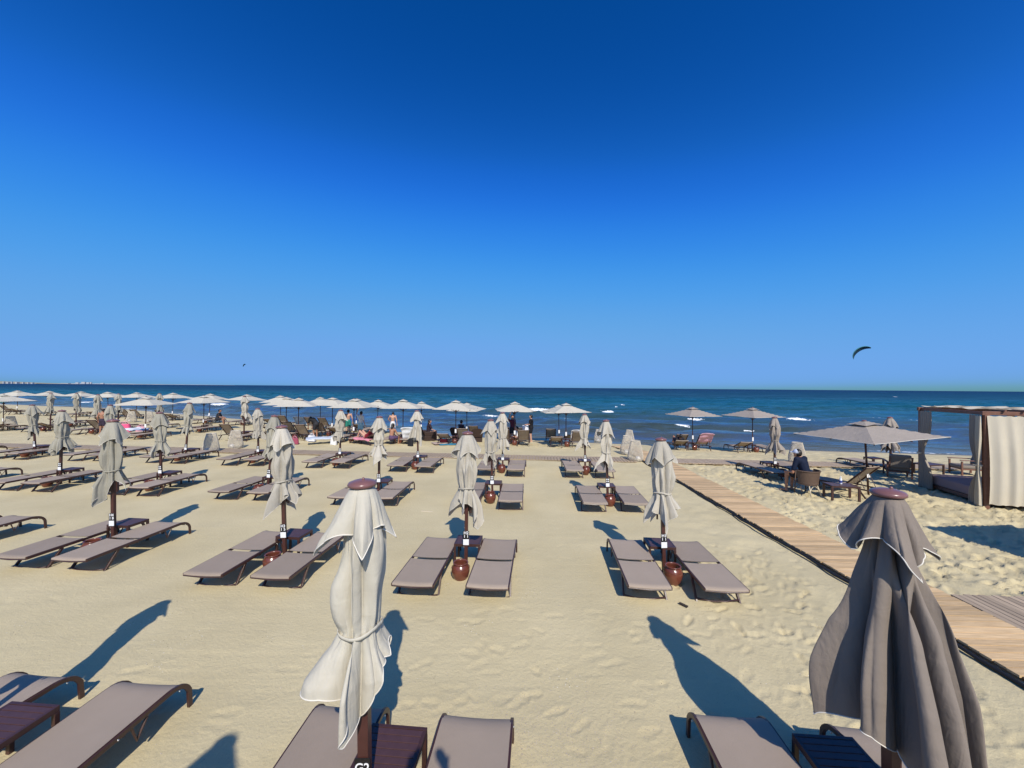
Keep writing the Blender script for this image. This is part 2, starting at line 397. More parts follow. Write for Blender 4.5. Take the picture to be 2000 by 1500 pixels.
# ================================================================== SEA
FOAM = [(1560, 822, 42, 5), (1272, 818, 30, 4), (1335, 839, 24, 5), (1345, 808, 38, 3), (1190, 807, 22, 3), (1170, 822, 30, 2.5), (1215, 824, 40, 2.5),
        (1358, 822, 28, 3), (1898, 826, 34, 4), (1905, 838, 24, 3), (430, 796, 42, 3), (466, 792, 20, 4), (168, 786, 34, 4), (247, 789, 40, 4), (1052, 804, 60, 4),
        (1100, 800, 26, 2), (640, 800, 30, 2), (1460, 843, 22, 2), (1640, 832, 24, 3), (1240, 843, 18, 3), (960, 815, 40, 2), (345, 795, 24, 3),
        (1168, 838, 16, 2), (1750, 775, 10, 2), (1203, 795, 5, 1.5), (1216, 793, 8, 2.5), (1000, 792, 18, 2), (90, 790, 30, 3)]
def sea_pt(px, py):
    d = ray(px, py); return Vector((0, 0, EYE)) + d*((SEA_Z-EYE)/d.z)
def sea():
    ny, nx = 520, 820
    # strips measured outward from the water line, denser close in
    k = np.linspace(0, 1, ny)
    off = -2.2 + 1.0*((1+k*0)*np.where(k < .8, 190*(k/.8)**1.9, 190*(25000/190)**((k-.8)/.2)))
    xs = np.sinh(np.linspace(-4.2, 4.2, nx))/np.sinh(4.2)
    X = np.zeros((ny, nx)); Y = np.zeros((ny, nx))
    for i in range(ny):
        wdt = 95+max(0, off[i])*1.9
        X[i] = xs*wdt*2.2 if False else np.linspace(-1, 1, nx)*wdt
        Y[i] = shore(np.clip(X[i], -400, 200))+off[i]
        if off[i] > 150: f_ = min(1, (off[i]-150)/600); Y[i] = (1-f_)*Y[i]+f_*(26+off[i])
    D = np.repeat(off[:, None], nx, 1)
    amp = np.clip(D/7, .10, 1)*np.clip(1.25-D/170, 0, 1)
    bend = 3.5*fbm(X*.045, Y*.045, 3, 61)+.9*fbm(X*.2, Y*.2, 2, 62)
    s = D+bend*2.2
    lam = 5.4
    ph = 2*np.pi*s/lam + 5*fbm(X*.03, D*.03, 2, 66)
    crest = (.5+.5*np.sin(ph))**2.2
    patch = np.clip(.35+1.9*fbm(X*.09, D*.16, 3, 64)+.4, .1, 1.3)
    Z = SEA_Z + amp*(.62*crest*patch - .08 + .26*fbm(X*.7, D*1.6, 3, 63)+.05*fbm(X*2.6, D*5, 2, 68))
    foam = np.zeros_like(X)
    for px, py, w, hh in FOAM:
        c = sea_pt(px, py); d = c.y
        L = w/F_PX*d*.62; W = hh/F_PX*d*d/(EYE-SEA_Z)*.16+.04
        W = min(W, .5)
        dx = X-c.x; dy = (Y-c.y)+.12*dx+.25*np.sin(dx/L*2.3)*W
        e = (dx/L)**2+(dy/W)**2
        foam = np.maximum(foam, np.exp(-e*1.1)*(e < 4)); Z += .10*np.exp(-e*.5)*np.clip(W, 0, .6)
    brk = np.clip((crest-.86)*7, 0, 1)*np.clip(fbm(X*.22, D*.35, 3, 71)*9-1.35, 0, 1)*np.clip(1.3-D/38, 0, 1)*np.clip(D/2.5, 0, 1)
    foam = np.maximum(foam, brk*.85)
    edge = np.exp(-((D-.25-.35*np.sin(X*.9)-.9*fbm(X*.5, X*0, 2, 65))/.22)**2)*np.clip(.1+2.6*fbm(X*.16, X*0+3, 2, 70), 0, 1)
    foam = np.maximum(foam, edge*.9)
    return grid_mesh('sea', X, Y, Z, [('depth', D), ('foam', foam)])
def sea_material():
    m = bpy.data.materials.new('sea_water'); m.use_nodes = True
    n = m.node_tree.nodes; l = m.node_tree.links; p = n['Principled BSDF']
    at = n.new('ShaderNodeAttribute'); at.attribute_name = 'depth'
    ge = n.new('ShaderNodeNewGeometry')
    lg = n.new('ShaderNodeMath'); lg.operation = 'LOGARITHM'; lg.inputs[1].default_value = 10
    mx = n.new('ShaderNodeMath'); mx.operation = 'MAXIMUM'; mx.inputs[1].default_value = 1; l.new(at.outputs['Fac'], mx.inputs[0]); l.new(mx.outputs[0], lg.inputs[0])
    mp = n.new('ShaderNodeMapping'); mp.inputs['Scale'].default_value = (.012, .05, 1); l.new(ge.outputs['Position'], mp.inputs['Vector'])
    pn = n.new('ShaderNodeTexNoise'); pn.inputs['Scale'].default_value = 1; pn.inputs['Detail'].default_value = 5; l.new(mp.outputs[0], pn.inputs['Vector'])
    ad = n.new('ShaderNodeMath'); ad.operation = 'MULTIPLY_ADD'; ad.inputs[1].default_value = .5; ad.inputs[2].default_value = -.25; l.new(pn.outputs['Fac'], ad.inputs[0])
    sm = n.new('ShaderNodeMath'); sm.operation = 'ADD'; l.new(lg.outputs[0], sm.inputs[0]); l.new(ad.outputs[0], sm.inputs[1])
    dv = n.new('ShaderNodeMath'); dv.operation = 'DIVIDE'; dv.inputs[1].default_value = 4.0; l.new(sm.outputs[0], dv.inputs[0])
    rp = n.new('ShaderNodeValToRGB'); cr = rp.color_ramp
    stops = [(0, (.13, .125, .09)), (.12, (.085, .10, .082)), (.30, (.055, .088, .085)), (.38, (.028, .092, .105)), (.47, (.010, .085, .115)), (.56, (.005, .055, .105)), (.75, (.003, .030, .088))]
    cr.elements[0].position = 0; cr.elements[0].color = (*stops[0][1], 1); cr.elements[1].position = stops[-1][0]; cr.elements[1].color = (*stops[-1][1], 1)
    for q, c in stops[1:-1]: e = cr.elements.new(q); e.color = (*c, 1)
    l.new(dv.outputs[0], rp.inputs[0])
    af = n.new('ShaderNodeAttribute'); af.attribute_name = 'foam'
    fn = n.new('ShaderNodeTexNoise'); fn.inputs['Scale'].default_value = 3.4; fn.inputs['Detail'].default_value = 6; l.new(ge.outputs['Position'], fn.inputs['Vector'])
    fa = n.new('ShaderNodeMath'); fa.operation = 'MULTIPLY_ADD'; fa.inputs[1].default_value = 1.5; fa.inputs[2].default_value = -.75; l.new(fn.outputs['Fac'], fa.inputs[0])
    fs = n.new('ShaderNodeMath'); fs.operation = 'ADD'; l.new(af.outputs['Fac'], fs.inputs[0]); l.new(fa.outputs[0], fs.inputs[1])
    fr = n.new('ShaderNodeMapRange'); fr.inputs[1].default_value = .42; fr.inputs[2].default_value = .62; l.new(fs.outputs[0], fr.inputs[0])
    cm = n.new('ShaderNodeMix'); cm.data_type = 'RGBA'; cm.inputs[7].default_value = (.82, .85, .86, 1)
    l.new(fr.outputs[0], cm.inputs[0]); l.new(rp.outputs[0], cm.inputs[6])
    df = n.new('ShaderNodeBsdfDiffuse'); gl = n.new('ShaderNodeBsdfGlossy'); gl.inputs['Roughness'].default_value = .15
    gx = n.new('ShaderNodeMapRange'); gx.inputs[3].default_value = .24; gx.inputs[4].default_value = .0; l.new(fr.outputs[0], gx.inputs[0])
    # streak noise imitates wave reflections; near shallows reflect more than the rough open sea
    rm = n.new('ShaderNodeMapRange'); rm.inputs[1].default_value = .25; rm.inputs[2].default_value = .62; rm.inputs[3].default_value = 1.7; rm.inputs[4].default_value = .42; l.new(dv.outputs[0], rm.inputs[0])
    gm = n.new('ShaderNodeMath'); gm.operation = 'MULTIPLY'; l.new(gx.outputs[0], gm.inputs[0]); l.new(rm.outputs[0], gm.inputs[1])
    ms = n.new('ShaderNodeMixShader'); l.new(gm.outputs[0], ms.inputs[0]); l.new(df.outputs[0], ms.inputs[1]); l.new(gl.outputs[0], ms.inputs[2])
    acc = None
    for sc, wt in (((.035, .16, 1), .5), ((.16, .55, 1), .45), ((.6, 1.7, 1), .35)):
        q = n.new('ShaderNodeMapping'); q.inputs['Scale'].default_value = sc; q.inputs['Rotation'].default_value = (0, 0, R(8)); l.new(ge.outputs['Position'], q.inputs['Vector'])
        t = n.new('ShaderNodeTexNoise'); t.inputs['Scale'].default_value = 1; t.inputs['Detail'].default_value = 5; t.inputs['Roughness'].default_value = .62; l.new(q.outputs[0], t.inputs['Vector'])
        k = n.new('ShaderNodeMath'); k.operation = 'MULTIPLY_ADD'; k.inputs[1].default_value = wt
        if acc is None: k.inputs[2].default_value = 0
        else: l.new(acc, k.inputs[2])
        l.new(t.outputs['Fac'], k.inputs[0]); acc = k.outputs[0]
    g2_ = n.new('ShaderNodeMapRange'); g2_.inputs[1].default_value = .52; g2_.inputs[2].default_value = .78; g2_.inputs[3].default_value = .25; g2_.inputs[4].default_value = 1.9; l.new(acc, g2_.inputs[0])
    gm2 = n.new('ShaderNodeMath'); gm2.operation = 'MULTIPLY'; l.new(gm.outputs[0], gm2.inputs[0]); l.new(g2_.outputs[0], gm2.inputs[1]); l.new(gm2.outputs[0], ms.inputs[0])
    hv = n.new('ShaderNodeHueSaturation'); v2 = n.new('ShaderNodeMapRange'); v2.inputs[1].default_value = .5; v2.inputs[2].default_value = .8; v2.inputs[3].default_value = .62; v2.inputs[4].default_value = 1.45; l.new(acc, v2.inputs[0])  # light and dark of the wave slopes painted into the water colour
    l.new(v2.outputs[0], hv.inputs['Value']); l.new(rp.outputs[0], hv.inputs['Color']); l.new(hv.outputs[0], cm.inputs[6])
    l.new(cm.outputs[2], df.inputs['Color']); l.new(ms.outputs[0], n['Material Output'].inputs['Surface'])
    prev = None
    for sc, dist, st in (((.25, .6, 1), .16, .7), ((1.1, 2.2, 1), .07, .7), ((5, 9, 1), .015, .6)):
        q = n.new('ShaderNodeMapping'); q.inputs['Scale'].default_value = sc; l.new(ge.outputs['Position'], q.inputs['Vector'])
        t = n.new('ShaderNodeTexNoise'); t.inputs['Scale'].default_value = 1; t.inputs['Detail'].default_value = 4; l.new(q.outputs[0], t.inputs['Vector'])
        b = n.new('ShaderNodeBump'); b.inputs['Strength'].default_value = st; b.inputs['Distance'].default_value = dist
        l.new(t.outputs['Fac'], b.inputs['Height'])
        if prev: l.new(prev, b.inputs['Normal'])
        prev = b.outputs[0]
    l.new(prev, df.inputs['Normal']); l.new(prev, gl.inputs['Normal']); n.remove(p)
    return m
tag(obj('sea', sea(), sea_material()), kind='structure')

# far coast on the left horizon
def coast():
    rng = random.Random(4); top = []; n = 90
    for i in range(n):
        a = i/(n-1); px = -260+345*a; d = 2600+500*a
        c = at_dist(px, d); h = (17*math.sin(min(1, (1-a)*2.2)*1.57)+rng.uniform(-3, 5)*(1-a))*(1 if a < .93 else (1-a)/.07)
        top.append((c.x, d, max(.4, h)))
    g = MB(); g.grid([[(x, y-60, -1) for x, y, h in top], [(x, y-40, 2.0) for x, y, h in top], [(x, y+40, h*.7) for x, y, h in top], [(x, y+160, h) for x, y, h in top], [(x, y+420, -1) for x, y, h in top]])
    tag(g.build('far_coast', mat('coast_scrub', (.16, .17, .12), .9, .4, .02, c2=(.42, .38, .30))), kind='structure')
    for i, (px, w, h, d) in enumerate(((6, 9, 15, 2650), (14, 14, 12, 2680), (22, 8, 17, 2650), (31, 16, 11, 2700), (44, 10, 12, 2750), (54, 9, 9, 2800), (62, 12, 8, 2850),
                                   (150, 26, 62, 9200), (162, 30, 88, 9300), (171, 22, 70, 9250), (176, 20, 80, 9400), (199, 26, 50, 9500), (126, 60, 28, 9000))):
        c = at_dist(px, d); e = empty('coast_building', (c.x, d, 0 if d > 5000 else 4), 0,
             'white coastal %s, %s from the left on the horizon' % ('tower far across the bay' if d > 5000 else 'house on the low headland', ORD[i+1] if d < 5000 else ORD[i-6]), 'building', 'buildings along the far coast')
        h *= .55; MB().box(-w/2*d/3200, w/2*d/3200, 0, w, -6, h).build('wall', paint((.40, .42, .45), .9), e)
        MB().box(-w/2*d/3200-.4, w/2*d/3200+.4, -.4, w+.4, h, h+1.0).build('roof', paint((.45, .38, .33), .9), e)
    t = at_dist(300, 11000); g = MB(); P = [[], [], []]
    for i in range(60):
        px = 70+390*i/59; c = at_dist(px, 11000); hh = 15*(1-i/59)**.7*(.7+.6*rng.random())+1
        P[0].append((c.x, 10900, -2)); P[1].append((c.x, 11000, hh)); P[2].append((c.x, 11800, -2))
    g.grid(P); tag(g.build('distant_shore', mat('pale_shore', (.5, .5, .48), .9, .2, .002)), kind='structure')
coast()

# ================================================================== PLANK WALKS
def planks(root, A, B, width, pitch, gap, thick, m, stuff=False, z=.06, jitter=.012, seed=1):
    rng = random.Random(seed); A = Vector(A); B = Vector(B); d = (B-A); L = d.length; d.normalize(); q = Vector((d.y, -d.x))
    n = int(L/pitch); ang = math.atan2(q.y, q.x)
    me = MB().box(-.5, .5, -(pitch-gap)/2, (pitch-gap)/2, -thick/2, thick/2).mesh('plank'); me.materials.append(m)
    big = MB(); names = []
    for i in range(n):
        c = A+d*(pitch*(i+.5)); w = width*(1+rng.uniform(-.015, .015)); off = rng.uniform(-jitter, jitter)
        cc = c+q*(width/2+off); zz = gz(cc.x, cc.y)+z+rng.uniform(-.003, .003)
        if stuff:
            a = q*(w/2); b = d*((pitch-gap)/2); vs = []
            for s in (-thick/2, thick/2):
                for sb in (-1, 1):
                    for sa in (-1, 1): p = cc+a*sa+b*sb; vs.append((p.x, p.y, zz+s))
            big.add(vs, [(0, 2, 3, 1), (4, 5, 7, 6), (0, 1, 5, 4), (2, 6, 7, 3), (0, 4, 6, 2), (1, 3, 7, 5)])
        else:
            o = bpy.data.objects.new('plank', me); col.objects.link(o); o.parent = root
            o.location = (cc.x, cc.y, zz); o.rotation_euler = (rng.uniform(-.008, .008), rng.uniform(-.003, .003), ang+rng.uniform(-.006, .006)); o.scale = (w, 1, 1)
    if stuff: o = big.build('plank', m, root); o['kind'] = 'stuff'
    return root
def joists(root, A, B, width, m, z=.03):
    A = Vector(A); B = Vector(B); d = (B-A).normalized(); q = Vector((d.y, -d.x))
    for s in (.12, .5, .88):
        a = A+q*width*s; b = B+q*width*s; pts = []
        for i in range(13): p = a+(b-a)*(i/12); pts.append((p.x, p.y, gz(p.x, p.y)+z-.012))
        MB().tube(pts, .022, square=True).build('joist', m, root)
DARKW = M['dark']
wk = tag(empty('walkway'), 'sand-dusted pine plank walkway running from the right foreground to the sea', kind='structure')
planks(wk, (5.78, 2.4), (6.02, 23.0), 1.12, .128, .014, .028, M['plank'], z=.065)
joists(wk, (5.78, 2.4), (6.02, 23.0), 1.12, DARKW)
cw = tag(empty('boardwalk'), 'weathered cross boardwalk running along the beach behind the sets', kind='structure')
planks(cw, (-46, 21.95), (5.75, 17.75), 1.05, .14, .02, .03, M['plankgrey'], stuff=True, z=.05)
planks(cw, (7.25, 17.62), (26, 16.2), 1.05, .14, .012, .03, M['plankgrey'], stuff=True, z=.05, seed=2)
bb = tag(empty('side_boardwalk'), 'grey plank side path joining the walkway at the right edge', kind='structure')
planks(bb, (6.98, 6.05), (11.5, 5.75), 1.5, .105, .012, .03, M['plankgrey'], z=.06, seed=3)
# black hose along the walkway's left edge
pts = [(5.70+.025*math.sin(i*.9)+.012*math.sin(i*2.3)+.012*(2.2+i*.35-2.4), 2.2+i*.35, .035+.012*math.sin(i*1.7)) for i in range(52)]
tag(MB().tube(pts, .024, 7).build('hose', M['cable'], smooth=True), 'black hose lying along the left edge of the plank walkway', 'hose')
#@@PROTO
# ================================================================== PROTOTYPES
GRID_RZ = R(-3.5)
def arc(p0, p1, p2, n=6):
    p0, p1, p2 = map(Vector, (p0, p1, p2))
    return [tuple(p0*(1-t)**2+p1*2*t*(1-t)+p2*t*t) for t in [i/n for i in range(n+1)]]
def foot_path(x, zt):
    return [(x, .70, zt)] + arc((x, .76, zt), (x, .93, zt+.005), (x, .985, zt-.13), 6)
def make_lounger(raised=0.):
    """near end (y<0) is the backrest, far end bows down to the sand; raised = backrest angle"""
    r = empty('sun_lounger', cat='lounger'); zt = .30; W = .315; hy = -.08
    fp = foot_path(0, zt)
    for sx in (-1, 1):
        MB().tube([(sx*W, hy-.02, zt)]+foot_path(sx*W, zt)+[(sx*W, 1.0, -.02)], .018, square=True, flat=(.8, 1.2)).build('side_rail', M['dark'], r, bevel=.004)
        for by_, bz_ in ((.30, zt-.012), (.86, zt-.045)): MB().sphere((sx*(W+.018), by_, bz_), .008, 8, 5).build('bolt', M['steel'], r, True)
    # seat sling follows the bow, sagging slightly between the rails
    path = [(y, zt+.028) for y in np.linspace(hy+.03, .70, 9)] + [(p[1], p[2]+.028*(1-i/7)) for i, p in enumerate(fp[1:-1])]
    P = [[(x*W*.985, y, z-.012*(1-x*x)) for x in np.linspace(-1, 1, 9)] for y, z in path]
    P2 = [[(x, y, z-.008) for x, y, z in row][::-1] for row in P]
    MB().grid(P).grid(P2).build('seat_sling', M['sling'], r, True)
    ca, sa = math.cos(raised), math.sin(raised)
    def back(y, z): dy = y-hy; return (hy+dy*ca - 0*sa, zt+.0 + (-dy)*sa + z) if raised else (y, zt+z)
    for sx in (-1, 1):
        a = back(hy-.03, 0); b = back(-.96, .0)
        MB().tube([(sx*W, a[0], a[1]), (sx*W, b[0], b[1])], .019, square=True, flat=(.8, 1.2)).build('back_rail', M['dark'], r, bevel=.004)
    b = back(-.955, 0); MB().tube([(-W, b[0], b[1]-.012), (0, b[0], b[1]-.03), (W, b[0], b[1]-.012)], .014, 6).build('head_bar', M['dark'], r)
    path = [back(y, .028) for y in np.linspace(hy-.045, -.965, 10)]
    e = back(-.972, .012); path.append(e)
    P = [[(x*W*.985, y, z-.012*(1-x*x)) for x in np.linspace(-1, 1, 9)][::-1] for y, z in path]
    P2 = [[(x, y, z-.008) for x, y, z in row][::-1] for row in P]
    MB().grid(P).grid(P2).build('back_sling', M['sling'], r, True)
    for sx in (-1, 1):
        MB().tube([(sx*(W-.004), -.46, zt-.02), (sx*(W+.012), -.70, -.03)], .019, square=True, flat=(.75, 1.15)).build('leg', M['dark'], r, bevel=.003)
        MB().tube([(sx*W, .42, zt-.02), (sx*W, .47, .13), (sx*W, .56, zt-.03)], .012, 6).build('brace', M['dark'], r)
    MB().tube([(-W, -.69, .03), (-.12, -.70, -.004), (.12, -.70, .0), (W, -.69, .03)], .013, 6).build('stretcher', M['dark'], r, True)
    for by_ in (-.12, .36): MB().tube([(-W, by_, zt-.03), (W, by_, zt-.03)], .016, 6).build('cross_bar', M['dark'], r)
    if raised:
        c = back(-.62, -.02)
        for sx in (-1, 1): MB().tube([(sx*(W-.03), c[0], c[1]), (sx*(W-.03), -.62, zt-.04)], .011, 6).build('support_strut', M['dark'], r)
        for sx in (-1, 1): MB().tube([(sx*W, hy, zt), (sx*W, -.70, zt-.015)], .018, square=True).build('side_rail', M['dark'], r)
    return r
def make_table():
    r = empty('side_table', cat='table'); h = .43; a = .24; b = .21
    for i in range(6):
        y0 = -b+.03+i*(2*b-.06)/6
        MB().box(-a+.03, a-.03, y0+.003, y0+(2*b-.06)/6-.004, h-.016, h).build('slat', M['slat'], r, bevel=.002)
    for sx in (-1, 1):
        MB().box(sx*(a-.015)-.0145, sx*(a-.015)+.0145, -b+.03, b-.03, h-.05, h+.001).build('apron', M['dark'], r, bevel=.002)
        MB().box(-a+.001, a-.001, sx*(b-.015)-.0145, sx*(b-.015)+.0145, h-.049, h+.002).build('apron', M['dark'], r, bevel=.002)
        for sy in (-1, 1):
            MB().box(sx*(a-.018)-.019, sx*(a-.018)+.019, sy*(b-.018)-.019, sy*(b-.018)+.019, -.03, h-.051).build('leg', M['dark'], r, bevel=.003)
    return r
def make_pot():
    r = empty('clay_pot', cat='pot')
    MB().lathe([(.001, -.02), (.085, -.02), (.105, .01), (.14, .08), (.155, .15), (.152, .20), (.132, .245), (.115, .262), (.112, .272), (.128, .283), (.132, .292),
                (.126, .299), (.112, .297), (.105, .28), (.12, .24), (.135, .18), (.12, .08), (.09, .03), (.001, .02)], 28).build('body', M['clay'], r, True)
    MB().lathe([(.153, .206), (.158, .212), (.1535, .219)], 28).build('rim_band', M['clay'], r, True)
    MB().lathe([(.001, .12), (.118, .12)], 20).build('sand_fill', bpy.data.materials['beach_sand'], r)
    return r
def make_lantern():
    r = empty('wicker_lantern', cat='lantern'); H = .92
    prof = [(.20, 0), (.29, .05), (.335, .15), (.335, .25), (.315, .38), (.275, .56), (.235, .74), (.205, .86), (.195, .92)]
    zs = [p[1] for p in prof]; rs = [p[0] for p in prof]
    mb = MB(); nr = 44
    for j in range(nr):
        a = 2*math.pi*j/nr
        mb.tube([(np.interp(z, zs, rs)*math.cos(a), np.interp(z, zs, rs)*math.sin(a), z) for z in np.linspace(0, H, 9)], .0062, 4)
    mb.build('ribs', M['wicker'], r)
    mb = MB(); rng = random.Random(2)
    for i in range(24):
        z = .02+i*(H-.03)/23; q = np.interp(z, zs, rs)
        pts = [((q+.004*math.sin(j*1.9+i))*math.cos(2*math.pi*j/26), (q+.004*math.sin(j*1.9+i))*math.sin(2*math.pi*j/26), z+.008*math.sin(j*.7+i)) for j in range(27)]
        mb.tube(pts, .0068, 4, cap=False)
    mb.build('weave', M['wicker'], r)
    MB().lathe([(.185, .915), (.203, .915), (.206, .93), (.198, .94), (.186, .935), (.185, .915)], 28).build('top_ring', M['wicker'], r, True)
    MB().lathe([(.001, .005), (.20, .005), (.20, .03), (.001, .03)], 24).build('base', M['wicker'], r)
    MB().sphere((0, -.16, .15), .115, 18, 12).build('globe', M['bulb'], r, True)
    return r
LETTER = {}
def text_mesh(t, size):
    if (t, size) in LETTER: return LETTER[(t, size)]
    cu = bpy.data.curves.new('lettering', 'FONT'); cu.body = t; cu.size = size; cu.align_x = 'CENTER'; cu.align_y = 'CENTER'; cu.extrude = .0008; cu.offset = .0012
    o = bpy.data.objects.new('lettering', cu); col.objects.link(o)
    dg = bpy.context.evaluated_depsgraph_get(); me = bpy.data.meshes.new_from_object(o.evaluated_get(dg)); bpy.data.objects.remove(o)
    me.materials.clear(); me.materials.append(M['letter']); LETTER[(t, size)] = me; return me
def add_sign(r, z, y, rows):
    """black plate with white characters over a white card, on the camera side of the pole"""
    s = MB().box(-.055, .055, y-.006, y, z-.065, z+.075).build('sign', M['black'], r, bevel=.002)
    MB().box(-.051, .051, y-.0085, y-.0061, z-.175, z-.072).build('card', M['card'], s)
    MB().box(-.055, .055, y-.0058, y-.0005, z-.18, z-.0655).build('backing', M['black'], s)
    if rows:
        for i, t in enumerate(rows):
            o = obj('lettering', text_mesh(t, .072 if len(rows) > 1 else .085), None, s); o.location = (0, y-.0075, z+.040-i*.062 if len(rows) > 1 else z+.01); o.rotation_euler = (R(90), 0, 0)
    else:
        for i in (0, 1):
            for k in (-1, 1): MB().box(k*.022-.013, k*.022+.013, y-.0082, y-.0062, z+.018-i*.058, z+.056-i*.058).build('character', M['letter'], s)
    return s
# ------------------------------------------------------------------ closed parasols
def lobes(th, n, rng, sharp=.62):
    """n rounded pleats with sharp valleys, uneven in width and depth; returns height 0..1 and a sideways lean"""
    e = np.cumsum(rng.uniform(.55, 1.6, n)); e = np.concatenate([[0], e])/e[-1]*2*np.pi; o = rng.uniform(0, 6.28)
    t = np.mod(th+o, 2*np.pi); k = np.clip(np.searchsorted(e, t, 'right')-1, 0, n-1)
    f = (t-e[k])/(e[k+1]-e[k]); a = rng.uniform(.35, 1.2, n)
    w = a[k]*np.sin(np.pi*f)**sharp; lean = a[k]*np.sin(2*np.pi*f)*(e[k+1]-e[k])*.24*rng.uniform(-.6, 1.8, n)[k]
    return w, lean
def quad(th, th0, corner, dip, pw=.75):
    """value per corner, swooping to a lower value between corners: sharp tips, hollow edges"""
    t = np.mod(th-th0, 2*np.pi)/(np.pi/2); k = np.floor(t).astype(int) % 4; f = t-np.floor(t)
    c = np.array(corner); g = f*f*(3-2*f)
    return c[k]*(1-g)+c[(k+1) % 4]*g - dip*np.sin(np.pi*f)**pw
def skirt(rng, Lth, Rf, Af, n1, n2, z0, NT, NZ, wind=(0, 0), tie=None, twist=0., flareth=None, fl0=.5):
    th = np.linspace(0, 2*np.pi, NT, endpoint=False)
    w1, l1 = lobes(th, n1, rng); w2, l2 = lobes(th, n2, rng); w3, l3 = lobes(th, n2*2+3, rng, .8); w4, l4 = lobes(th, n1*2+1, rng, .8)
    rows = []
    for i in range(NZ):
        t = i/(NZ-1); s = t*Lth; A = Af(s); Rr = Rf(s)
        g = np.exp(-((s-tie)/.11)**2) if tie else 0*s
        mx = np.clip((s-.3)/.55, 0, 1); mx = mx*mx*(3-2*mx)
        fold = (1-mx)*w2+mx*w1
        fl = 1 if flareth is None else 1+(flareth-1)*np.clip((s-fl0)/.6, 0, 1)**1.3
        cre = (.5+.5*np.sin(s*4.1+w1*3))*w3*(1-mx)+(.5+.5*np.sin(s*5.3+2*w2))*w4*mx
        r = Rr*fl*((1-A)+A*1.6*fold+g*.16*(w3-.5)+.13*np.clip(s*3, 0, 1)*(cre-.3)) + .010*np.sin(3*th+5*s)*np.clip(s, 0, 1) + .006*np.sin(7*th-9*s)*np.clip(s, 0, 1)
        an = th + (l1*mx+l2*(1-mx))*np.clip(A*1.5, 0, 1) + twist*s
        q = np.clip(s/1.5, 0, 1.3)**2
        x = r*np.cos(an)+wind[0]*q; y = r*np.sin(an)+wind[1]*q
        z = z0 - s*.985 + .015*np.sin(2*th+7*t)*t
        rows.append(np.stack([x, y, z], -1))
    return np.array(rows)
def cloth_mesh(name, P, m):
    P = np.concatenate([P, P[:, :1]], 1)
    me = grid_mesh(name, P[..., 0], P[..., 1], P[..., 2]); me.materials.append(m); return me
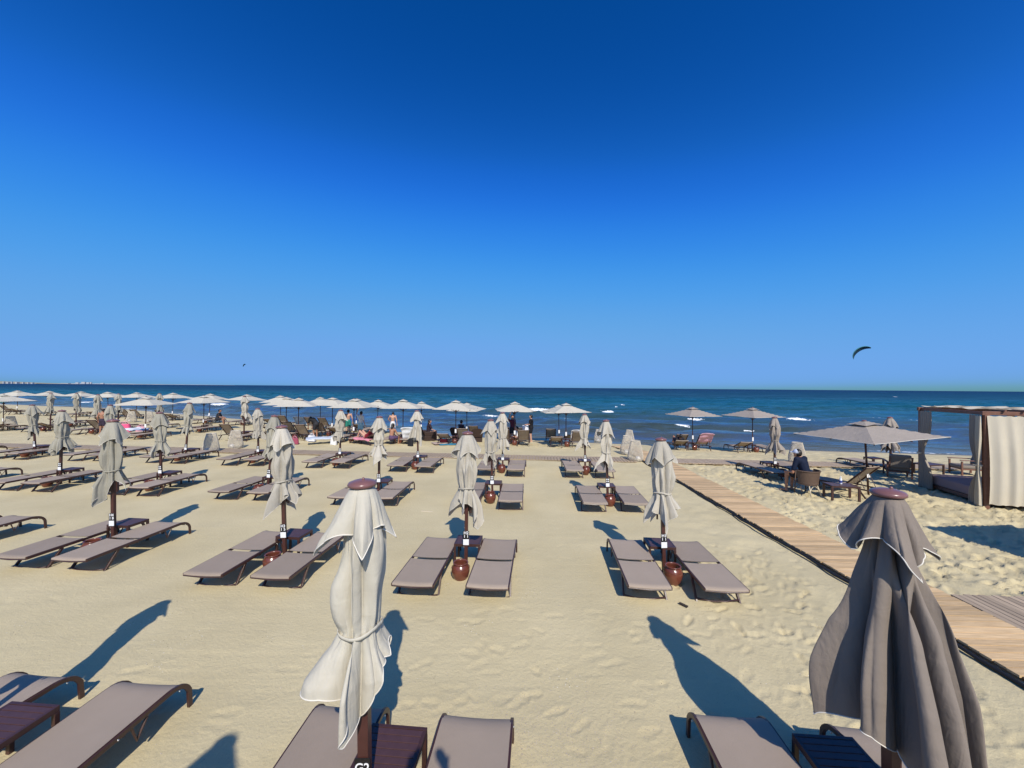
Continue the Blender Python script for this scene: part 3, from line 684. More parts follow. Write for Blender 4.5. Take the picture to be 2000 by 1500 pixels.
def closed_parasol(base, top, label, group, seed, m='cream', tied=True, flare=1., wind=(0, 0), length=1.5, hero=False, sign='', vent=1., sign_z=None, pole_r=.03, twist=None,
                   tie_s=None, dip=.30, corners=None, cflare=None, th0=None, vcorners=None, vflare=None, vth0=None, folds=(8, 6), fdip=.22):
    rng = np.random.default_rng(seed); b = Vector(base); tp = Vector(top); H = (tp-b).length
    r = empty('parasol', b, 0, label, 'parasol', group)
    ax = (tp-b).normalized(); r.rotation_euler = Vector((0, 0, 1)).rotation_difference(ax).to_euler()
    NT, NZ = (320, 100) if hero else (144, 44)
    MB().tube([(0, 0, -.06), (0, 0, H-.02)], pole_r, square=True).build('pole', M['pole'], r, bevel=.004)
    th = np.linspace(0, 2*np.pi, NT, endpoint=False)
    if th0 is None: th0 = rng.uniform(0, 1.57)
    ts = tie_s or .90*length/1.5+rng.uniform(-.04, .06)
    corners = corners or list(length*rng.uniform(.86, 1.08, 4)); cflare = cflare or list(rng.uniform(.95, 1.45, 4))
    L = quad(th, th0, corners, dip*length/1.5) + .02*np.sin(5*th+seed)
    FL = quad(th, th0, cflare, fdip, .8)
    if tied:
        Rf = lambda s: np.interp(s, [0, .12, .35, .62, ts-.12, ts, ts+.10, ts+.30, 2.0], [.06, .110, .150, .168, .146, .122, .146, .185*flare, .235*flare])
        Af = lambda s: np.interp(s, [0, .3, .6, ts-.08, ts, ts+.15, 1.8], [.12, .36, .54, .38, .22, .56, .72])
    else:
        Rf = lambda s: np.interp(s, [0, .12, .35, .55, .8, 1.2, 2.0], [.06, .09, .13, .165*flare, .205*flare, .265*flare, .335*flare])
        Af = lambda s: np.interp(s, [0, .3, .7, 1.8], [.15, .44, .62, .70])
    P = skirt(rng, L, Rf, Af, folds[0], folds[1], H-.07, NT, NZ, wind, ts if tied else None, twist if twist is not None else rng.uniform(-.3, .3), FL, ts if tied else .3)
    can = obj('canopy', cloth_mesh('canopy', P, M[m]), None, r)
    # upper vent cover: square, its four corners hanging as points
    if vth0 is None: vth0 = th0+rng.uniform(-.3, .3)
    vc = vcorners or list(rng.uniform(.38, .50, 4)*(.85+.15*vent)); vf = vflare or list(rng.uniform(1.0, 1.3, 4))
    Lv = quad(th, vth0, vc, .15, .8); FV = quad(th, vth0, vf, .28, .8)
    Rv = lambda s: np.interp(s, [0, .04, .15, .30, .5], [.080, .105, .155, .21*(.6+.4*vent), .265*vent])
    Av = lambda s: np.interp(s, [0, .1, .3, .5], [.03, .16, .36, .44])
    V = skirt(rng, Lv, Rv, Av, 6, 6, H-.035, NT, NZ//2, (wind[0]*.3, wind[1]*.3), None, rng.uniform(-.2, .2), FV, .05)
    vo = obj('vent_cover', cloth_mesh('vent_cover', V, M[m]), None, r)
    hr = .0042 if hero else .003
    for nm, Q, par in (('hem', P, can), ('hem', V, vo)):
        e = [tuple(p) for p in Q[-1]]; st = 1 if hero else 2; e = e[::st]; e.append(e[0])
        MB().tube(e, hr, 5, cap=False).build(nm, M['white'], par, True)
    if tied:
        zt = H-.07-ts*.985; k = np.abs(P[..., 2]-zt).argmin(0); ring = P[k, np.arange(NT)]
        c = ring.mean(0)[:2]; an = np.arctan2(ring[:, 1]-c[1], ring[:, 0]-c[0]); rd = np.hypot(ring[:, 0]-c[0], ring[:, 1]-c[1])
        q = np.array([np.percentile(rd[np.abs(np.angle(np.exp(1j*(an+math.pi-2*math.pi*j/36)))) < .5], 88) for j in range(36)]); q = (q+np.roll(q, 1)+np.roll(q, -1))/3+.004
        pts = [(c[0]+q[j]*math.cos(-math.pi+2*math.pi*j/36), c[1]+q[j]*math.sin(-math.pi+2*math.pi*j/36), zt+.014*math.sin(j*.35+seed)) for j in range(36)]
        pts.append(pts[0]); MB().tube(pts, .011, 6, cap=False, flat=(.5, 1.4)).build('tie_strap', M[m], r, True)
    # rib ends showing below the cloth
    for k in range(4):
        a = th0+k*math.pi/2; q = .07
        MB().tube([(q*.6*math.cos(a), q*.6*math.sin(a), H-.25), (q*1.25*math.cos(a)+wind[0]*.5, q*1.25*math.sin(a)+wind[1]*.5, H-length*.93)], .012, square=True).build('rib', M['dark'], r)
    MB().lathe([(.001, H-.03), (.086, H-.03), (.098, H-.022), (.10, H-.008), (.092, H+.004), (.06, H+.016), (.02, H+.024), (.001, H+.025)], 30).build('cap', M['cap'], r, True)
    MB().sphere((.012, -.01, H+.026), .011, 8, 6, (1, 1, 1.2)).build('finial', M['cap'], r, True)
    if sign is not None: add_sign(r, sign_z if sign_z else .80, -pole_r-.003, sign)
    return r
# ------------------------------------------------------------------ open parasols
def make_open(m, label=None):
    r = empty('open_parasol', cat='parasol'); S = 1.10; zr = 2.05; za = 2.52; mt = M[m]
    MB().tube([(0, 0, -.06), (0, 0, za-.02)], .024, 10).build('pole', M['pole'], r, True)
    n = 16
    def cz(u, v):
        q = max(abs(u), abs(v)); w = min(abs(u), abs(v))/max(q, 1e-6)
        return zr+(za-.05-zr)*(1-q)**1.08 - .012*q*(1-abs(w*2-1))*(.4+.6*q)
    P = [[(S*u*(1-.03*(1-v*v)*abs(u)), S*v*(1-.03*(1-u*u)*abs(v)), cz(u, v)) for u in np.linspace(-1, 1, n+1)] for v in np.linspace(-1, 1, n+1)]
    c = MB().grid(P).build('canopy', mt, r, False)
    e = P[0]+[row[-1] for row in P[1:]]+P[-1][::-1][1:]+[row[0] for row in P[::-1]][1:]
    MB().tube(e, .007, 5, cap=False).build('hem', M['white'], c, True)
    h = .27
    Q = [[(h*u, h*v, za+.01-.125*max(abs(u), abs(v))**1.15+.03*(max(abs(u), abs(v)) > .9)*(1-min(abs(u), abs(v)))) for u in np.linspace(-1, 1, 9)] for v in np.linspace(-1, 1, 9)]
    MB().grid(Q).build('vent_cover', mt, r)
    for k in range(8):
        a = k*math.pi/4+math.pi/4; q = S*(1.40 if k % 2 == 0 else .985)
        MB().tube([(.05*math.cos(a), .05*math.sin(a), za-.15), (q*math.cos(a), q*math.sin(a), zr-.035)], .011, square=True).build('rib', M['dark'], r)
        MB().tube([(.04*math.cos(a), .04*math.sin(a), 1.86), (q*.5*math.cos(a), q*.5*math.sin(a), (za+zr)/2-.085)], .008, 4).build('strut', M['dark'], r)
    MB().lathe([(.001, 1.82), (.05, 1.82), (.052, 1.9), (.03, 1.92), (.001, 1.92)], 12).build('hub', M['dark'], r)
    MB().lathe([(.03, za), (.06, za+.012), (.05, za+.028), (.001, za+.035)], 14).build('cap', M['cap'], r, True)
    MB().box(-.05, .05, -.034, -.026, .62, .84).build('sign', M['card'], r)
    return r
L0 = make_lounger(); LR = make_lounger(R(48)); LR2 = make_lounger(R(24)); T0 = make_table(); P0 = make_pot(); LAN = make_lantern()
OP = {'cream': make_open('pale'), 'taupe': make_open('taupe')}
#@@SETS
# ================================================================== SETS ON THE SAND
rj = random.Random(12)
def loc2w(b, dx, dy, rz):
    x = b.x+dx*math.cos(rz)-dy*math.sin(rz); y = b.y+dx*math.sin(rz)+dy*math.cos(rz)
    return Vector((x, y, gz(x, y)))
def furnish(b, where, grp, rz=GRID_RZ, left=(-.56, -.22), right=(.56, -.22), table=(0, .27), pot=(0, -.36), lp=None, rp=None, tlabel=None):
    """two loungers, a table and a pot round a parasol at b; `where` names that parasol"""
    for side, off, pr in (('left', left, lp), ('right', right, rp)):
        if off is None: continue
        p = loc2w(b, off[0]+rj.uniform(-.03, .03), off[1]+rj.uniform(-.05, .05), rz)
        kind = 'flat taupe' if pr is None else 'raised-back'
        place(pr or L0, p, rz+rj.uniform(-.025, .025), '%s lounger %s of %s' % (kind, side, where), 'loungers '+grp)
    if table: place(T0, loc2w(b, table[0], table[1], rz), rz+rj.uniform(-.04, .04), tlabel or 'dark slatted side table at %s' % where, 'tables '+grp)
    if pot: place(P0, loc2w(b, pot[0]+rj.uniform(-.03, .03), pot[1], rz), rj.uniform(0, 6), 'glazed brown clay pot at %s' % where, 'pots '+grp)
def base_top(bx, by, tx, ty):
    b = ground(bx, by); b.z = gz(b.x, b.y)
    x = (tx-CX)/F_PX*b.y; return b, Vector((x, b.y, height_at(tx, ty, b.y)))
# front row
g2 = Vector((-1.02, 2.74, 0)); g2t = Vector((-1.075, 2.74, height_at(708, 942, 2.74)))
closed_parasol(g2, g2t, 'closed cream parasol in the foreground whose black sign reads G2', 'closed parasols in the front row', 21, 'pale', True, 1.25, (-.02, -.02), 1.55, True, ['G2'], 1.0, .60, .038, 0.,
               tie_s=.97, dip=.10, fdip=.26, corners=[1.56, 1.24, 1.36, 1.36], cflare=[.95, 1.8, 1.25, 1.18], th0=R(-78), vcorners=[.40, .42, .40, .46], vflare=[.95, 1.2, 1.0, 1.35], vth0=R(-65), folds=(5, 6))
furnish(g2, 'the foreground parasol signed G2', 'in the front row', left=(-.50, -.10), right=(.70, -.06), table=(.06, .29), pot=None)
g1 = Vector((2.69, 2.68, 0)); g1t = Vector((2.66, 2.68, height_at(1733, 960, 2.68)))
closed_parasol(g1, g1t, 'untied taupe parasol hanging loose in the right foreground', 'closed parasols in the front row', 5, 'darktaupe', False, 1.06, (-.02, -.03), 1.80, True, None, 1.24, .60, .038, .05,
               dip=.16, corners=[1.80, 1.92, 1.7, 1.62], cflare=[1.0, 1.15, 1.15, 1.62], th0=R(-112), vcorners=[.47, .44, .4, .40], vflare=[.95, 1.3, 1.1, 1.4], vth0=R(-100), folds=(9, 6))
furnish(g1, 'the loose taupe foreground parasol', 'in the front row', left=(-.74, -.12), right=(.44, -.16), table=(-.12, .28), pot=None)
g3 = Vector((-4.62, 3.02, 0))
closed_parasol(g3, g3+Vector((0, 0, 2.55)), 'closed parasol just left of the frame whose shadow falls beside the front loungers', 'closed parasols in the front row', 8, 'cream', True, 1., (0, 0), 1.6, False, None)
furnish(g3, 'the side table in the lower left corner', 'in the front row', tlabel='dark slatted side table between two loungers in the lower left corner', left=(-.26, -.03), right=(.95, .03), table=(.34, .22), pot=None)
# second row, signs readable
ROW = [('H1', 1297, 1118, 1291, 857, 31, 'cream', 1.25, ['H1', '1 1'], dict(wind=(-.03, -.03), vent=1.0)),
       ('H2', 910, 1112, 914, 845, 42, 'cream', 1.08, ['H2', '1 1'], {}),
       ('H3', 557, 1096, 551, 833, 53, 'cream', 1.05, ['H3', '1 5'], {}),
       ('H4', 222, 1070, 222, 821, 64, 'greige', 1.15, ['H4', '1 8'], {})]
for nm, bx, by, tx, ty, sd_, m_, fl, sg, kw in ROW:
    b, t = base_top(bx, by, tx, ty)
    closed_parasol(b, t, 'closed tied parasol whose black pole sign reads %s' % nm, 'closed parasols in the second row', sd_, m_, True, fl, length=1.55, sign=sg, sign_z=.63, **kw)
    furnish(b, 'the closed parasol signed %s' % nm, 'in the second row')
b = Vector((-11.55, 7.95, 0)); furnish(b, 'the out-of-frame parasol, left end of the second row', 'in the second row', left=(-.56, -.2), table=None, pot=None)
# third row
T3 = [(1187, 980, 1184, 821), (962, 974, 959, 820), (740, 970, 742, 814), (523, 960, 537, 812), (315, 951, 313, 806), (118, 944, 122, 802)]
for i, (bx, by, tx, ty) in enumerate(T3):
    b, t = base_top(bx, by, tx, ty); w = 'the %s closed parasol from the walkway, third row' % ORD[i+1]
    closed_parasol(b, t, '%s closed parasol left of the walkway in the third row' % ORD[i+1], 'closed parasols in the third row', 70+i, 'cream' if i < 3 else 'greige', True, rj.uniform(.95, 1.35), length=rj.uniform(1.35, 1.55), sign='', sign_z=.62,
                   wind=(rj.uniform(-.08, .03), rj.uniform(-.04, .02)))
    furnish(b, w, 'in the third row')
furnish(Vector((-18.45, 12.9, 0)), 'the out-of-frame parasol, left end of the third row', 'in the third row', left=None, table=None, pot=None)
# fourth row, just before the cross boardwalk
T4 = [(1143, 922, 1142, 809), (982, 919, 982, 806), (817, 913, 815, 802), (664, 906, 666, 801), (505, 901, 504, 798), (362, 897, 371, 787), (215, 893, 216, 791), (70, 890, 64, 791)]
for i, (bx, by, tx, ty) in enumerate(T4):
    b, t = base_top(bx, by, tx, ty); w = 'the %s parasol from the walkway, fourth row' % ORD[i+1]
    closed_parasol(b, t, '%s closed parasol left of the walkway in the fourth row, before the boardwalk' % ORD[i+1], 'closed parasols in the fourth row', 90+i, 'cream' if i < 5 else 'greige', i != 2, rj.uniform(.9, 1.25), length=rj.uniform(1.3, 1.5), sign='', sign_z=.6,
                   wind=(rj.uniform(-.06, .03), rj.uniform(-.04, .02)))
    furnish(b, w, 'in the fourth row')
furnish(Vector((-25.3, 17.6, 0)), 'the out-of-frame parasol, left end of the fourth row', 'in the fourth row', left=None, table=None, pot=None)
# right of the walkway
for i, (bx, by, tx, ty) in enumerate([(1513, 927, 1513, 815), (1740, 917, 1738, 815)]):
    b, t = base_top(bx, by, tx, ty); w = ('nearer', 'farther')[i]+' closed taupe parasol right of the walkway'
    closed_parasol(b, t, w+(' behind the capped man' if i == 0 else ' beside the cabana'), 'closed parasols right of the walkway', 120+i, 'taupe', True, 1.3, length=1.45, sign='', sign_z=.6)
    furnish(b, 'the '+w, 'right of the walkway', rz=R(2), left=(-.62, -.1) if i == 0 else (-1.0, .1), right=(.62, .1) if i == 0 else None, table=(0, .3) if i == 0 else (-.35, .4))
# shoreline: closed ones
for i, (px, d, seed) in enumerate([(100, 26.5, 1), (150, 29.5, 2), (192, 25.5, 3), (232, 28.0, 4), (312, 28.5, 5), (478, 23.4, 6)]):
    b = at_dist(px, d); t = b+Vector((0, 0, 2.62-rj.uniform(0, .1)))
    closed_parasol(b, t, '%s from the left of the closed parasols standing among the shoreline sunshades' % ORD[i+1], 'closed parasols near the water', 130+i, 'greige' if i < 5 else 'cream', True, 1., length=1.5, sign=None)
    furnish(b, 'the %s closed shoreline parasol from the left' % ORD[i+1], 'near the water', lp=[None, LR2, None, LR, None, LR][i], rp=[LR2, None, LR, None, LR2, None][i])
# shoreline: open sunshades, far row then near row, left to right
FAR = [(35, 40.5), (95, 39), (157, 38), (213, 37), (268, 36), (338, 35), (409, 33), (481, 32), (550, 31), (627, 30), (697, 29.5), (737, 29), (823, 28), (913, 27), (1003, 26.2), (1093, 25.6)]
NEAR = [(8, 26.6), (286, 23.5), (399, 27.0), (560, 25.2), (584, 23.6), (650, 25.0), (692, 22.8), (788, 22.6), (891, 22.3), (1006, 22.2), (1106, 22.2)]
RIGHT = [(1353, 22.6), (1470, 21.6)]
for nm, lst, m_ in (('far', FAR, 'cream'), ('near', NEAR, 'cream'), ('right', RIGHT, 'taupe')):
    for i, (px, d) in enumerate(lst):
        b = at_dist(px, d); rz = rj.uniform(-.3, .3)
        w = {'far': 'the %s far-row shoreline sunshade from the left', 'near': 'the %s near-row shoreline sunshade from the left', 'right': 'the %s taupe shoreline sunshade right of the walkway'}[nm] % ORD[i+1]
        o = place(OP[m_], b, rz, 'open '+('cream' if m_ == 'cream' else 'taupe')+' sunshade, '+w.replace('the ', '', 1).replace(' sunshade', ''), 'open sunshades along the shore')
        if nm == 'far': o.rotation_euler.x = rj.uniform(-.05, .05); o.rotation_euler.y = rj.uniform(-.05, .05)
        q = [None, LR, LR2, None, LR]
        kw = dict(lp=q[(i*2+1) % 5], rp=q[(i*3+2) % 5])
        if nm == 'right': kw = dict(lp=LR if i == 0 else LR2, rp=LR if i == 0 else None, left=(-.85, -.1), right=(.45, -.1) if i == 0 else (.9, .5))
        if nm == 'far' and i < 6: kw['pot'] = None
        if nm == 'near' and i == 10: kw = dict(lp=LR2, rp=LR, left=(-.6, -.3), right=(.6, -.3))
        furnish(b, w, 'along the shore', **kw)
# sunshade over the seated man, and one outside the frame that shades the sand at the right edge
b27 = Vector((11.2, 11.9, 0)); o27 = place(OP['taupe'], b27, R(8), 'open taupe parasol with tilted pole shading the man in the wicker chair', 'open parasols right of the walkway')
o27.scale = (1.16, 1.16, .93); o27.rotation_euler.y = R(-4)
o28 = place(OP['taupe'], Vector((11.75, 6.1, 0)), R(4), 'open parasol beyond the right edge casting the four-sided shadow on the sand', 'open parasols right of the walkway'); o28.scale = (1.1, 1.1, .93)
# lanterns
for px, py, s, lab in ((412, 884, 1., 'pale wicker lantern with white globe, left of the pair by the boardwalk'), (460, 876, 1., 'pale wicker lantern with white globe, right of the pair by the boardwalk'),
                       (1241, 901, 1., 'wicker lantern standing nearest where walkway and boardwalk cross'), (1225, 888, 1., 'wicker lantern just behind the nearest one at the walkway crossing'),
                       (1229, 866, 1.05, 'wicker lantern behind the two at the walkway crossing'), (1169, 862, 1., 'wicker lantern left of the walkway near the water'),
                       (1557, 905, 1., 'wicker lantern behind the man in the white cap'), (20, 839, 1., 'wicker lantern at the left edge among the far loungers'),
                       (257, 825, 1., 'left of two wicker lanterns under the near sunshade, far left'), (291, 826, 1., 'right of two wicker lanterns under the near sunshade, far left')):
    p = ground(px, py); p.z = gz(p.x, p.y); o = place(LAN, p, rj.uniform(-.6, .6), lab, 'wicker lanterns'); o.scale = (s, s, s)
#@@RIGHT
# ================================================================== RIGHT-HAND CORNER: CABANA, CHAIRS
def cabana():
    A = Vector((13.5, 10.8)); B = Vector((14.15, 13.1)); u = (B-A).normalized(); v = Vector((u.y, -u.x)); Ls = (B-A).length; Lw = 2.35
    r = empty('cabana', (A.x, A.y, gz(A.x, A.y)), math.atan2(v.y, v.x), 'wooden cabana daybed with cream curtains at the right edge', 'cabana')
    # local x runs along the near face, local y along the face towards the sea
    H = 2.62
    for x in (0, Lw):
        for y in (0, Ls): MB().box(x-.055, x+.055, y-.055, y+.055, -.1, H).build('post', M['wood'], r, bevel=.006)
    for y in (0, Ls): MB().box(-.10, Lw+.10, y-.045, y+.045, H+.001, H+.11).build('beam', M['wood'], r, bevel=.006)
    for x in (0, Lw): MB().box(x-.04, x+.04, .046, Ls-.046, H+.002, H+.10).build('beam', M['wood'], r, bevel=.006)
    for i in range(5):
        x = .35+i*(Lw-.7)/4; MB().box(x-.025, x+.025, -.12, Ls+.12, H+.111, H+.155).build('rafter', M['wood'], r, bevel=.004)
    for i in range(4):
        P = [[(x, .35+i*.55+t*.55*.9, H+.168+.02*math.sin(x*5+i)-.035*math.sin(math.pi*t)) for x in np.linspace(.05, Lw-.05, 12)] for t in np.linspace(0, 1, 6)]
        MB().grid(P).build('roof_cloth', M['curtain'], r, True)
    # platform and mattress
    MB().box(.07, Lw-.07, .07, Ls-.07, .06, .17).build('platform', M['wood'], r, bevel=.01)
    MB().box(.06, Lw-.06, .06, Ls-.06, .172, .47).build('mattress', M['mattress'], r, bevel=.05)
    for i, (x, y) in enumerate(((Lw-.4, .6), (Lw-.4, 1.5))): MB().sphere((x, y, .56), .27, 20, 12, (.55, 1.2, .42)).build('pillow', M['cushion'], r, True)
    def drape(name, path, ztop, zbot, m, tie=None, seed=0, amp=.035, n=70, gather=.75):
        """curtain hanging from a path; tie=(z, point) bunches it like a sheaf"""
        rg = np.random.default_rng(seed); path = np.array(path, float); t = np.linspace(0, 1, n)
        seg = np.linspace(0, 1, len(path)); px = np.interp(t, seg, path[:, 0]); py = np.interp(t, seg, path[:, 1])
        d = path[-1]-path[0]; nrm = np.array([-d[1], d[0]])/np.hypot(*d)
        ph = np.cumsum(rg.uniform(.5, 1.5, n)); ph = ph/ph[-1]*2*np.pi*(n/9)
        P = []
        for z in np.linspace(ztop, zbot, 44):
            k = (ztop-z)/(ztop-zbot); a = amp*(.35+.65*min(1, k*2.5)); x = px+nrm[0]*a*np.sin(ph); y = py+nrm[1]*a*np.sin(ph)
            if tie:
                zt, tx, ty = tie; g = gather*np.exp(-((z-zt)/(.55 if z > zt else .42))**2)
                x = x*(1-g)+tx*g+nrm[0]*a*.4*np.sin(ph)*g; y = y*(1-g)+ty*g+nrm[1]*a*.4*np.sin(ph)*g
            else: x = x-.06*math.sin(k*3.1)*nrm[0]; y = y-.10*math.sin(k*2.4)*nrm[1]
            P.append([(x[j], y[j], z+.01*math.sin(j)) for j in range(n)])
        return MB().grid(P).build(name, m, r, True)
    drape('curtain', [(-.02, -.075), (Lw-.02, -.075)], H-.02, .12, M['curtain'], None, 3, .032, 70)             # big cream panel on the near face
    drape('curtain', [(-.07, .05), (-.07, .42)], H-.01, .03, M['shade'], (1.05, -.08, .12), 4, .05, 60, .80)   # gathered at the near post
    drape('curtain', [(-.05, Ls-.55), (-.05, Ls-.02)], H-.01, .03, M['shade'], (1.2, -.06, Ls-.06), 5, .05, 60, .7)
    drape('curtain', [(-.12, -.02), (-.10, .16)], H-.03, .04, M['curtain'], (1.1, -.12, .06), 6, .05, 40, .75)
    drape('curtain', [(Lw+.06, .1), (Lw+.06, Ls-.1)], H-.01, .1, M['curtain'], None, 7, .04, 80)
    for y in (.10, Ls-.06): MB().lathe([(.075, 1.14), (.085, 1.17), (.075, 1.2)], 16, (-.07, y, 0)).build('tie_back', M['curtain'], r, True)
cabana()
def make_armchair(m_frame, m_seat):
    r = empty('lounge_chair', cat='armchair')
    for sx in (-1, 1):
        MB().tube([(sx*.33, -.30, -.03), (sx*.33, -.34, .58)], .025, square=True).build('leg', m_frame, r, bevel=.004)
        MB().tube([(sx*.33, .33, -.03), (sx*.33, .33, .55)], .025, square=True).build('leg', m_frame, r, bevel=.004)
        MB().box(sx*.33-.04, sx*.33+.04, -.40, .38, .581, .61).build('armrest', m_frame, r, bevel=.008)
    MB().box(-.305, .305, -.33, .33, .22, .27).build('seat_frame', m_frame, r, bevel=.006)
    MB().box(-.30, .30, -.28, .36, .272, .40).build('seat_cushion', m_seat, r, bevel=.04)
    b = MB().box(-.30, .30, -.06, .07, 0, .52).build('back_cushion', m_seat, r, bevel=.05); b.location = (0, -.30, .40); b.rotation_euler = (R(14), 0, 0)
    MB().tube([(-.3, -.42, .40), (-.3, -.54, .84)], .02, square=True).build('back_post', m_frame, r); MB().tube([(.3, -.42, .40), (.3, -.54, .84)], .02, square=True).build('back_post', m_frame, r)
    return r
AC = make_armchair(M['wood'], M['cushion'])
p = Vector((14.75, 14.5, 0)); place(AC, (p.x, p.y, gz(p.x, p.y)), R(-35), 'wooden lounge chair with grey cushions left of the cabana', 'cushioned chairs by the cabana')
p = Vector((18.0, 15.0, 0)); place(AC, (p.x, p.y, gz(p.x, p.y)), R(70), 'wooden lounge chair with grey cushions seen through the cabana', 'cushioned chairs by the cabana')
ct = place(T0, (16.6, 15.1, gz(16.6, 15.1)), R(12), 'low dark coffee table seen through the cabana', 'tables right of the walkway'); ct.scale = (1.6, 1.3, .95)
def cane_chair():
    r = empty('cane_chair', (9.25, 11.9, 0), R(14), 'brown woven armchair with pale cane legs, the capped man sitting in it', 'chair')
    # the sitter faces +y; the tub back curves round the near side
    def tub(a, z): k = (z-.40)/.40; q = .30+.05*k; return (q*math.sin(a), -.02-(q*.92)*math.cos(a), z)
    P = [[tub(a, z) for a in np.linspace(-1.75, 1.75, 25)] for z in np.linspace(.36, .78, 9)]
    Q = [[(x*.93, y*.93, z) for x, y, z in row][::-1] for row in P]
    MB().grid(P).grid(Q).build('woven_back', M['chairwicker'], r, True)
    MB().tube([(x, y, z+.005) for x, y, z in P[-1]], .020, 8).build('top_rail', M['chairwicker'], r, True)
    MB().lathe([(.001, .385), (.29, .385), (.31, .40), (.30, .43), (.001, .44)], 26).build('seat', M['chairwicker'], r, True)
    for a in (-.62, .62):
        MB().tube([(.26*math.sin(a), -.24*math.cos(a), .40), (.36*math.sin(a), -.40*math.cos(a), -.02)], .017, 8).build('leg', M['palewood'], r, True)
    for a in (2.35, -2.35):
        MB().tube([(.30*math.sin(a), -.27*math.cos(a)-.02, .76), (.31*math.sin(a), -.29*math.cos(a), -.02)], .016, 8).build('leg', M['chairwicker'], r, True)
    MB().tube(arc((-.20, -.27, .16), (0, -.22, .50), (.20, -.27, .16), 8), .011, 6).build('arch_brace', M['palewood'], r, True)
    for s in (-1, 1): MB().tube(arc((s*.30, -.10, .16), (s*.26, .02, .50), (s*.25, .18, .14), 8), .010, 6).build('arch_brace', M['chairwicker'], r, True)
cane_chair()
tb = place(T0, (9.95, 11.45, 0), R(-12), 'long dark side table with a bottle on it beside the man', 'tables right of the walkway'); tb.scale = (1.55, 1.1, 1.05)
bo = empty('bottle', (9.98, 11.5, .452), 0, 'small clear bottle standing on the table beside the man', 'bottle')
MB().lathe([(.001, 0), (.033, 0), (.036, .01), (.036, .10), (.036, .13), (.03, .155), (.014, .19), (.013, .215), (.001, .215)], 18).build('body', mat('bottle_plastic', (.75, .78, .80), .1, .03, spec=.6), bo, True)
MB().lathe([(.0368, .045), (.0372, .05), (.0372, .105), (.0368, .11)], 18).build('label', paint((.04, .06, .25)), bo, True)
MB().lathe([(.015, .205), (.0165, .207), (.0165, .232), (.001, .233)], 14).build('lid', M['card'], bo, True)
place(LR, (10.75, 12.15, 0), R(20), 'raised-back lounger under the open parasol, beside the bottle table', 'loungers right of the walkway')
#@@PEOPLE
# ================================================================== PEOPLE
V3 = Vector
def capsule(mb, a, b, ra, rb):
    a = V3(a); b = V3(b); mb.tube([a, a.lerp(b, .5), b], [ra, (ra+rb)/2, rb], 10); mb.sphere(a, ra, 10, 8); mb.sphere(b, rb, 10, 8)
def stand(**k):
    p = dict(head=(0, .02, 1.60), neck=(0, 0, 1.46), chest=(0, 0, 1.30), belly=(0, .01, 1.08), pelvis=(0, 0, .93))
    for s, x in (('L', -1), ('R', 1)):
        p.update({'sh'+s: (x*.18, 0, 1.40), 'el'+s: (x*.25, -.03, 1.13), 'wr'+s: (x*.26, .06, .90), 'hip'+s: (x*.09, 0, .90), 'kn'+s: (x*.10, .02, .48), 'an'+s: (x*.10, -.02, .08)})
    p.update(k); return p
def sit(h=.45, lean=0., **k):
    p = dict(pelvis=(0, 0, h+.10), belly=(0, -.02+lean*.4, h+.26), chest=(0, lean*.75, h+.46), neck=(0, lean, h+.62), head=(0, lean*1.15+.03, h+.77))
    for s, x in (('L', -1), ('R', 1)):
        p.update({'sh'+s: (x*.18, lean*.95, h+.56), 'el'+s: (x*.25, lean+.10, h+.30), 'wr'+s: (x*.16, lean+.32, h+.22), 'hip'+s: (x*.10, .03, h+.09), 'kn'+s: (x*.13, .45, h+.10), 'an'+s: (x*.12, .47, .08)})
    p.update(k); return p
def recline(h=.36, up_=.5, knee=.25, **k):
    """feet towards +y, head towards -y, back raised"""
    p = dict(pelvis=(0, 0, h+.09), belly=(0, -.17, h+.13+up_*.10), chest=(0, -.35, h+.14+up_*.32), neck=(0, -.49, h+.16+up_*.46), head=(0, -.58, h+.20+up_*.62))
    for s, x in (('L', -1), ('R', 1)):
        p.update({'sh'+s: (x*.18, -.44, h+.14+up_*.42), 'el'+s: (x*.27, -.24, h+.10+up_*.12), 'wr'+s: (x*.14, -.04, h+.20), 'hip'+s: (x*.09, .03, h+.08), 'kn'+s: (x*.11, .42, h+.10+knee), 'an'+s: (x*.10, .80 if knee < .15 else .62, h+.07)})
    p.update(k); return p
